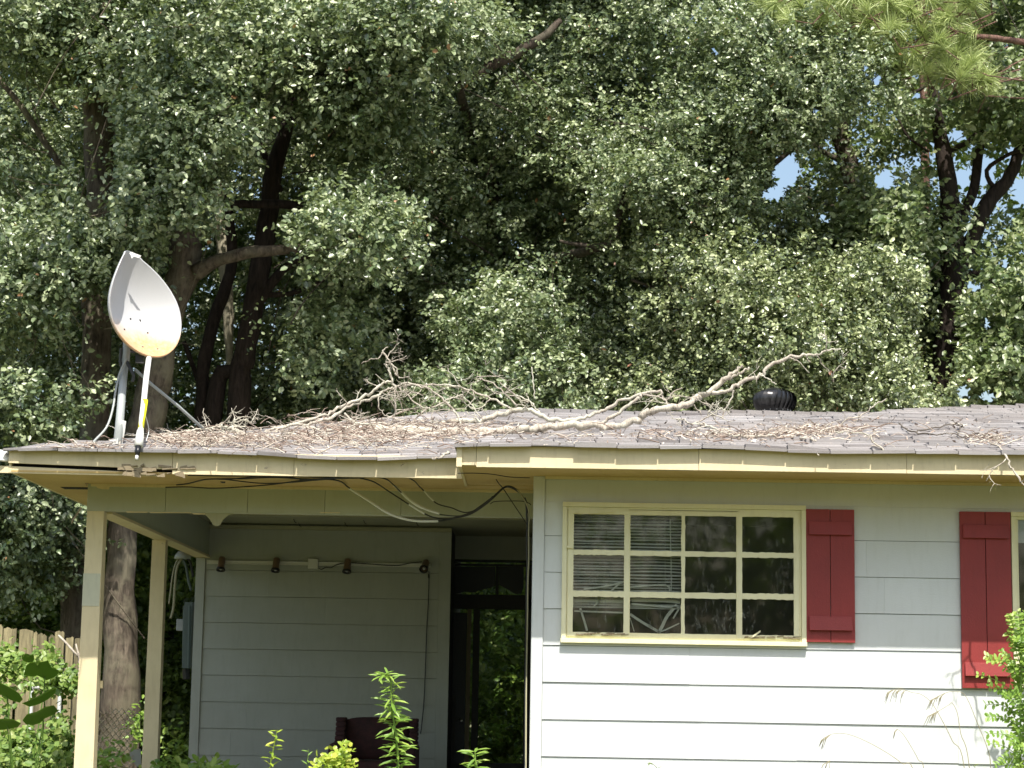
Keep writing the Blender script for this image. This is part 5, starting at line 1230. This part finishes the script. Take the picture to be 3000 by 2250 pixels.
# ------------------------------------------------------------------ fence, chain link, gate
fe = empty('wooden_fence', tuple(at(90, 2000, 23.0).xy) + (0,), 'weathered ragged picket fence at the left edge behind the vines', 'fence')
r_ = random.Random(6)
px = -420; tops = {}
i = 0
PK = [(-20,8,1828),(12,48,1835),(50,1,1834)]
spec = [(-60,-36,1830),(-34,-8,1826),(-6,9,1828),(12,37,1834),(37,49,1838),(57,96,1841),(97,108,1848),(109,126,1852),(127,140,1856),(141,158,1858)]
for (x0_, x1_, ty) in [(-60-30*(k+1), -60-30*(k+1)+27, 1828+r_.uniform(-6,6)) for k in range(14)] + spec + [(160,187,1846)] + [(196+26*k, 218+26*k, 1862+r_.uniform(-8, 8)) for k in range(4)]:
    a, b = at(x0_, ty, 23), at(x1_, ty, 23); w_ = b.x-a.x; j = r_.uniform(-0.012, 0.012); n = 5
    m = MB(); lean = r_.uniform(-.01, .01)
    xs_ = [a.x + w_*k/n for k in range(n+1)]; zs = [a.z - abs(k-n/2)*0.006*r_.uniform(.3, 1.6) - r_.uniform(0, .018) for k in range(n+1)]
    var = r_.uniform(0.15, 1.0) if x0_ < 108 else r_.uniform(0, .5)
    for k in range(n):
        m.hexa([(xs_[k],23+j,0),(xs_[k+1],23+j,0),(xs_[k+1],23.02+j,0),(xs_[k],23.02+j,0),(xs_[k]+lean,23+j,zs[k]),(xs_[k+1]+lean,23+j,zs[k+1]),(xs_[k+1]+lean,23.02+j,zs[k+1]),(xs_[k]+lean,23.02+j,zs[k])], var)
    m.build('picket', M['fence'], fe)
m = MB(); xa = at(-480, 2000, 23).x; xb = at(300, 2000, 23).x
m.box(xa, xb, 23.03, 23.07, 0.5, 0.58); m.build('rail', M['fence'], fe); m = MB(); m.box(xa, xb, 23.03, 23.07, 1.5, 1.58); m.build('rail', M['fence'], fe)

cl = empty('chain_link_fence', tuple(at(330, 2250, 20.5).xy) + (0,), 'rusty chain-link mesh curling at its free edge behind the front post', 'fence')
m = MB(); CL = 20.6
x0_ = at(286, 2100, CL).x; z0_ = 0.0; dlt = 0.062
for j in range(62):
    zz = at(330, 2248, CL).z - 1.2 + j*dlt*0.56
    for i in range(6):
        if zz > at(330, 2078, CL).z - (0 if i > 1 else 0.03): continue
        xx = x0_ + (i + (0.5 if j % 2 else 0))*dlt*0.98 + (0.0 if zz < at(330,2150,CL).z else (zz-at(330,2150,CL).z)*0.12); yy = CL + 0.02*math.sin(i*1.3+j*.4)
        for dx in (-1, 1): m.tube([(xx, yy, zz), (xx+dx*dlt*0.26, yy+.006*dx, zz+dlt*0.26), (xx+dx*dlt*0.49, yy, zz+dlt*0.56)], 0.0048, 4, False)
m.build('mesh', M['galv'], cl)
m = MB(); m.tube([(x0_-0.04, CL, 0), (x0_-0.04, CL, at(300, 2075, CL).z)], 0.022, 10); m.build('post', M['galv'], cl)
gt = empty('gate_frame', tuple(at(150, 2250, 21.5).xy) + (0,), 'pale pipe frame of an old gate among the vines', 'gate')
m = MB(); m.tube([at(88, 2013, 21.5), at(150, 2015, 21.5), at(216, 2022, 21.5)], 0.021, 10); m.build('top_pipe', M['white_plastic'], gt, True)
for xx in (94, 176): m = MB(); p = at(xx, 2016, 21.5); m.tube([p, (p.x, p.y, 0.0)], 0.020, 10); m.build('side_pipe', M['grey_metal'], gt, True)
# small sheet-metal scrap and pale slab edge seen between the posts
m = MB(); torn(m, [(382,2198),(412,2194),(414,2246),(400,2246),(380,2212)], 21.0); o = m.build('metal_sheet', M['grey_metal']); tag(o, 'mottled grey metal sheet leaning behind the second post', 'metal sheet')

# ------------------------------------------------------------------ weeds and vines near the house
def weed(name, label, cat, base, path, leaves, mat, L, W, stem_r=0.005, seed=1, droop=0.3, mode='spiral', size=None, group=None, outn=None, stemmat=None):
    """path: list of (px,py,Y) tip last, then carried down to the ground"""
    r_ = random.Random(seed); P = [at(*p) for p in path]; g0 = Vector((P[0].x + r_.uniform(-.03, .03), P[0].y, 0)); Q = smooth_path([g0, P[0]*0.5 + g0*0.5] + P, 5)
    e_ = empty(name, tuple(g0), label, cat, group)
    m = MB(); m.tube(Q, lerp_list([stem_r*1.3, stem_r, stem_r*0.4], len(Q)), 6); m.build('stem', stemmat or mat, e_, True)
    cum = [0]
    for a, b in zip(Q[:-1], Q[1:]): cum.append(cum[-1] + (b-a).length)
    tot = cum[-1]; rows_ = []
    for i in range(leaves):
        s_ = (i+0.5)/leaves; dist = tot*(0.25 + 0.75*s_) ; k = max(j for j in range(len(cum)) if cum[j] <= dist); k = min(k, len(Q)-2)
        p = Q[k].lerp(Q[k+1], (dist-cum[k])/max(1e-6, cum[k+1]-cum[k])); t_ = (Q[k+1]-Q[k]).normalized()
        a = i*2.4 if mode == 'spiral' else (i % 2)*math.pi + r_.uniform(-.5, .5)
        out = Vector((math.cos(a), math.sin(a)*0.8, 0)); D = (out + t_*r_.uniform(0.0, 0.5) - Vector((0, 0, droop*r_.uniform(0, 1)))).normalized()
        sc = (size(s_) if size else 1)*r_.uniform(.8, 1.15)
        rows_.append((p, Vector((r_.gauss(0, .35), r_.gauss(-.5, .3), 1)), D, L*sc, W*sc, min(.97, max(0, r_.gauss(.5, .25)))))
    A = [np.array([list(x[i]) for x in rows_]) for i in range(3)]; B = [np.array([x[i] for x in rows_]) for i in (3, 4, 5)]
    V, F, vv = leaf_arrays(A[0], A[1], A[2], B[0], B[1], B[2], 0.15)
    mesh_np('leaves', V, F, vv, mat, e_)
    return e_
weed('tall_weed', 'tall weed with drooping curled tip in front of the armchair', 'weed', None, [(1166,2240,14.6),(1160,2160,14.6),(1150,2090,14.6),(1146,2030,14.6),(1146,1992,14.6),(1142,1980,14.6),(1128,1974,14.58),(1108,1986,14.55)],
     190, M['leaf_weed'], 0.135, 0.011, 0.006, 3, 0.25, size=lambda s_: 1.0 if s_ < .8 else 0.75)
weed('weed', 'short leafy weed standing left of the armchair', 'weed', None, [(792,2250,14.8),(798,2210,14.8),(806,2170,14.8),(812,2138,14.8)], 60, M['leaf_lime'], 0.07, 0.011, 0.004, 4, 0.1)
weed('weed', 'faint slim green weed between two brighter weeds, left of the armchair', 'weed', None, [(900,2250,15.0),(902,2222,15.0),(904,2195,15.0)], 26, M['leaf_weed'], 0.05, 0.007, 0.003, 5)
weed('weed', 'spiky pale-green weed before the dark doorway', 'weed', None, [(1396,2260,14.6),(1393,2230,14.6),(1392,2212,14.6),(1391,2196,14.6)], 90, M['leaf_weed'], 0.115, 0.013, 0.006, 6, -0.5)
for k, (bx, by, lab) in enumerate(((1012, 2190, 'bright yellow-green leafy weed in front of the armchair'), (938, 2262, 'low pale leafy weed at the bottom of the picture below the armchair'))):
    e_ = weed('leafy_weed', lab, 'weed', None, [(bx-20,2300,14.5),(bx-6,2240,14.5),(bx, by+10,14.5)], 10, M['leaf_lime'], 0.05, 0.02, 0.005, 7+k)
    m = MB(); pts = []
    r_ = random.Random(30+k); P_ = []; 
    cl_ = ((1012,2185,16,5),(1022,2205,18,5),(975,2220,40,16),(990,2235,30,14),(950,2235,30,12),(1015,2240,22,10),(965,2252,40,14)) if k == 0 else ((940,2262,60,12),(1000,2262,60,10))
    for (cx_, cy_, rr1, n) in cl_:
        for i in range(n*3): P_.append(at(cx_+r_.gauss(0, rr1*.5), cy_+r_.gauss(0, rr1*.35), 14.5+r_.gauss(0, .08)))
    n = len(P_); g_ = np.random.default_rng(k+3)
    V, F, vv = leaf_arrays(np.array(P_), g_.normal(size=(n, 3))*.5+np.array([0, -.7, .9]), g_.normal(size=(n, 3))+np.array([0, 0, .1]), np.full(n, .050)*(.7+.6*g_.random(n)), np.full(n, .015), np.clip(g_.normal(.6, .25, n), 0, .97), .2)
    mesh_np('foliage', V, F, vv, M['leaf_lime'], e_)

def leaf_stuff(name, label, blobs, mat, L, W, seed, fold=.2, face=(0, -.6, .8), cat='plant', kind='stuff', parent=None):
    g_ = np.random.default_rng(seed); P_ = []
    for (cx_, cy_, rx_, ry_, Y_, n) in blobs:
        c = at(cx_, cy_, Y_); k = g_.normal(size=(n, 3))*0.5
        P_.append(np.array(c) + k*np.array([rx_*Y_/FPX, 0.25, ry_*Y_/FPX]))
    P_ = np.concatenate(P_); n = len(P_); LL = L*(.6+.8*g_.random(n))
    V, F, vv = leaf_arrays(P_, g_.normal(size=(n, 3))*.55+np.array(face), g_.normal(size=(n, 3))+np.array([0, 0, -.4]), LL, LL*W, np.clip(g_.normal(.5, .22, n), 0, .992), fold)
    o = mesh_np(name, V, F, vv, mat, parent)
    if not parent: tag(o, label, cat, kind=kind)
    return o
leaf_stuff('vine_cover', 'tangle of heart-leaved vines over the fence at lower left', [(60,1960,70,30,20.2,300),(140,1945,40,40,20.2,160),(20,1930,40,50,20.3,170),(190,1990,50,40,20.0,300),(100,2000,90,30,20.0,150),(130,1910,25,30,20.3,40),(10,2080,25,70,19.8,50),
     (170,2100,30,50,20,50),(60,2190,100,50,19.4,800),(170,2180,50,60,19.4,460),(100,2240,130,40,19.0,800),(230,2010,12,30,20,20),(-60,2000,80,120,20,300),(-60,2200,90,120,19.4,300)], M['leaf_vine'], 0.062, 0.36, 5)
leaf_stuff('undergrowth', 'low leafy undergrowth beyond the porch posts and doorway', [(330,2220,60,50,19.5,70),(300,2240,40,30,19.2,60),(520,2240,70,25,19.2,90),(600,2246,60,20,18.6,60),(660,2254,40,16,18.0,30),(410,2120,40,60,23.5,90),(520,2180,50,60,24.5,120),
     (1470,2150,70,60,26.0,150),(1480,2060,70,50,26,90),(1500,1990,40,40,26,50),(1440,2200,60,40,25.5,160),(1520,2210,40,40,25.5,90),(1460,1870,60,60,27,60)], M['leaf_weed'], 0.08, 0.24, 6)
leaf_stuff('back_garden_weeds', 'yellow-green weeds lit by stray sun beyond the passage', [(1470,2080,60,40,24.6,70),(1500,2010,30,25,24.6,30),(1460,2190,70,40,24.4,110),(1510,2150,40,50,24.4,60),(1440,1860,25,30,25.5,22),(1505,1800,25,20,25.5,16)], M['leaf_vine'], 0.085, 0.24, 16)
# big-leaved plant at lower left
fp = empty('big_leaf_plant', tuple(at(60, 2300, 18.6).xy) + (0,), 'plant with very large dark lobed leaves in front of the vines', 'plant')
def biglobed(pts, Y0, tilt):
    m = MB(); c = at(sum(p[0] for p in pts)/len(pts), sum(p[1] for p in pts)/len(pts), Y0); vs = [c + Vector((0, -0.02, 0.01))]
    for i, (x, y) in enumerate(pts): p = at(x, y, Y0); p = p + Vector((0, (p.z-c.z)*tilt, 0)); vs.append(p)
    n = len(pts); vs2 = [v + Vector((0, .004, -.003)) for v in vs]
    fs = [(0, i+1, (i+1) % n+1) for i in range(n)]; o_ = n+1
    m.add(vs+vs2, fs + [(o_, o_+(i+1) % n+1, o_+i+1) for i in range(n)], 0.6)
    m.build('leaf', M['leaf_fig'], fp)
    m = MB(); m.tube(smooth_path([c+Vector((0,.01,0)), c+Vector((0.02, .05, -.2)), Vector((fp.location.x, fp.location.y+.05, .1))], 4), .006, 6); m.build('stalk', M['leaf_fig'], fp)
biglobed([(64,1978),(80,1950),(92,1942),(105,1940),(112,1952),(120,1940),(135,1938),(148,1935),(152,1955),(172,1963),(166,1975),(150,1985),(128,1992),(118,1985),(104,1978),(92,1982)], 19.0, -1.2)
biglobed([(66,1925),(78,1914),(90,1918),(101,1916),(100,1930),(92,1940),(78,1940),(66,1936)], 19.4, -1)
biglobed([(-30,1990),(0,1996),(30,2012),(55,2030),(62,2048),(50,2058),(25,2050),(0,2035),(-30,2030)], 18.6, -1)
biglobed([(60,2060),(90,2050),(120,2035),(150,2020),(172,2014),(165,2030),(140,2048),(110,2062),(80,2070)], 18.7, -1)
biglobed([(62,2110),(80,2092),(110,2085),(140,2070),(165,2066),(172,2078),(160,2092),(130,2104),(112,2118),(90,2124),(70,2122)], 18.6, -1)
biglobed([(-20,2110),(10,2105),(40,2106),(62,2118),(50,2130),(20,2136),(-20,2140)], 18.4, -1)
# bare split stick leaning by the fence
m = MB(); m.tube(smooth_path([at(172,1862,21.8), at(195,1885,21.7), at(215,1908,21.6), at(226,1922,21.6), at(232,1955,21.6), Vector((at(232,1955,21.6).x, 21.6, 0.1))], 4), 0.012, 6); m.tube([at(222,1886,21.6), at(228,1910,21.6), at(231,1935,21.6)], 0.010, 6)
o = m.build('forked_stick', M['deadwood'], None, True); tag(o, 'bare forked stick standing left of the front post', 'stick')

# right-hand bush with pinnate sprays
bu = empty('bush', tuple(at(2975, 2400, 14.7).xy) + (0,), 'bright feathery bush against the wall at the right edge', 'bush')
r_ = random.Random(17); rows_ = []; ms = MB()
def spray(p0, p1, n, L, lime):
    P = smooth_path([p0, (p0+p1)*0.5 + Vector((0, 0, .03)), p1], 6); ms.tube(P, lerp_list([.004, .0015], len(P)), 5)
    for i in range(n):
        s_ = (i+.5)/n; k = min(int(s_*(len(P)-1)), len(P)-2); p = P[k].lerp(P[k+1], s_*(len(P)-1)-k); t_ = (P[k+1]-P[k]).normalized()
        for sg in (-1, 1):
            sd_ = t_.cross(Vector((0, -1, .3))).normalized()*sg; D = (sd_ + t_*0.5 + Vector((0, r_.uniform(-.3, .3), 0))).normalized()
            rows_.append((p, Vector((r_.gauss(0, .4), r_.gauss(-.7, .3), r_.gauss(.6, .3))), D, L*r_.uniform(.8, 1.2)*(1-.3*s_), lime))
sprays = [((2985,1900),(2955,1800)),((2990,1870),(2965,1798)),((2990,1950),(2950,1850)),((2995,1930),(2985,1800)),((2980,1985),(2886,1920)),((2985,1960),(2890,1935)),((2985,2040),(2860,1975)),((2990,2060),(2895,2010)),((2990,2030),(2935,1900)),
    ((2980,2090),(2885,2065)),((2985,2130),(2890,2100)),((2990,2180),(2892,2150)),((2990,2220),(2895,2178)),((2990,2090),(2940,2030)),((2990,2150),(2955,2080)),((2995,2230),(2930,2230)),((2995,2200),(2950,2150)),((3000,2000),(2960,1940)),((3010,1900),(2990,1840)),
    ((3000,2260),(2915,2240)),((3010,2100),(2970,2020)),((3015,2200),(2975,2120)),((3020,2000),(3000,1880))]
for i, (a, b) in enumerate(sprays): 
    Y_ = 14.85 + r_.uniform(-.12, .12); spray(at(a[0], a[1], Y_+.05), at(b[0], b[1], Y_), r_.randint(7, 11), .055, .85 if i in (0, 1, 2, 4, 5, 6, 8) else r_.uniform(.2, .6))
for i in range(90):
    a = (r_.uniform(2975, 3120), r_.uniform(1860, 2330)); Y_ = 14.9 + r_.uniform(-.2, .2); b = (a[0]+r_.uniform(-45, 35), a[1]-r_.uniform(20, 90)); spray(at(a[0], a[1], Y_), at(b[0], b[1], Y_-.05), 8, .05, r_.uniform(.2, .9))
for xx in (2992, 3020, 3050): p = at(xx, 1960, 14.9); ms.tube([Vector((bu.location.x+r_.uniform(-.05, .05), 14.75, 0)), p, at(xx-10, 1850, 14.9)], [.01, .007, .003], 6)
ms.build('stems', M['leaf_weed'], bu)
A = [np.array([list(x[i]) for x in rows_]) for i in range(3)]; L_a = np.array([x[3] for x in rows_]); v_a = np.clip(np.array([x[4] for x in rows_]) + rng.normal(0, .12, len(rows_)), 0, .97)
V, F, vv = leaf_arrays(A[0], A[1], A[2], L_a, L_a*.26, v_a, .1); mesh_np('leaves', V, F, vv, M['leaf_weed'], bu)

# grass seed stalks in front of the wall
def stalk(path, tip, label, seed, droop=-1):
    r_ = random.Random(seed); P = [at(*p) for p in path]; g0 = Vector((P[0].x+.05, P[0].y, 0)); Q = smooth_path([g0]+P, 6)
    m = MB(); m.tube(Q, lerp_list([.0035, .0022, .0015], len(Q)), 5)
    for i in range(tip):
        k = len(Q)-1-int(i*0.9); k = max(0, k); p = Q[k]; l = r_.uniform(.05, .11); dx = -r_.uniform(.3, .9)
        m.tube([p, p+Vector((dx*l*.6, 0, -l*.3)), p+Vector((dx*l, 0, -l))], [.0012, .0030, .001], 4, True, .2)
    o = m.build('grass_stalk', M['straw'], None, True); tag(o, label, 'grass stalk', 'dry grass stalks in front of the sunny wall')
YG = 14.9
stalk([(2825,2250,YG),(2790,2170,YG),(2760,2110,YG),(2730,2060,YG),(2700,2035,YG),(2670,2028,YG),(2640,2018,YG),(2612,2022,YG)], 11, 'tallest dry grass stalk, arching left below the two shutters', 1)
stalk([(2840,2250,YG),(2815,2150,YG),(2805,2090,YG),(2790,2060,YG),(2778,2066,YG),(2755,2080,YG),(2742,2086,YG)], 8, 'dry grass stalk with a tangled head near the bush', 2)
stalk([(2680,2280,YG),(2640,2235,YG),(2590,2200,YG),(2530,2168,YG),(2480,2150,YG),(2440,2150,YG),(2418,2160,YG)], 7, 'low dry grass stalk arching left at the bottom of the wall', 3)
stalk([(2710,2280,YG),(2690,2225,YG),(2665,2180,YG),(2645,2150,YG),(2628,2135,YG)], 3, 'short straight dry grass stalk between two arching ones', 4)
stalk([(2905,2280,YG),(2895,2200,YG),(2860,2110,YG),(2840,2060,YG),(2820,2030,YG),(2790,2026,YG),(2770,2030,YG),(2748,2040,YG)], 8, 'dry grass stalk with drooping head under the taller shutter', 5)
stalk([(2432,2290,YG),(2430,2255,YG),(2431,2228,YG)], 3, 'tiny seedling stalk at the bottom edge below the wide window', 6)
weed('weed', 'dark leafy sprig at the bottom edge, left of the bush', 'weed', None, [(2870,2290,14.8),(2860,2256,14.8),(2850,2240,14.8)], 30, M['leaf_shade'], .045, .012, .003, 9)
weed('weed', 'thin dark sprig at the bottom edge under the wide window', 'weed', None, [(1935,2300,14.8),(1930,2262,14.8),(1915,2240,14.8),(1895,2236,14.8)], 24, M['leaf_shade'], .04, .005, .003, 10)
# pale rounded cover at the left end of the eave
m = MB(); m.lathe(at(-10, 1338, 15.9), [(0.0, 0.06), (0.06, 0.055), (0.12, 0.025), (0.155, -0.015), (0.15, -0.03), (0, -0.03)], 20, Vector((0.1, -0.1, 1)).normalized())
o = m.build('white_cover', M['white_plastic'], None, True); tag(o, 'white rounded cover at the left tip of the eave', 'cover')
# unseen trees across the street, added to darken the reflections in the panes
g_ = np.random.default_rng(77); cl_ = []
for i in range(60):
    rd = g_.uniform(1.6, 2.6); cl_.append(((float(g_.uniform(-30, 34)), float(g_.uniform(-34, -26)), float(g_.uniform(1.5, 9.5))), (rd*1.2, rd, rd), 520, 0.34))
o = crown_obj('reflection_wood', cl_, .3, M['leaf_shade']); tag(o, 'unseen dark mass of trees across the road, added for the reflections in the panes', 'woodland', kind='stuff')
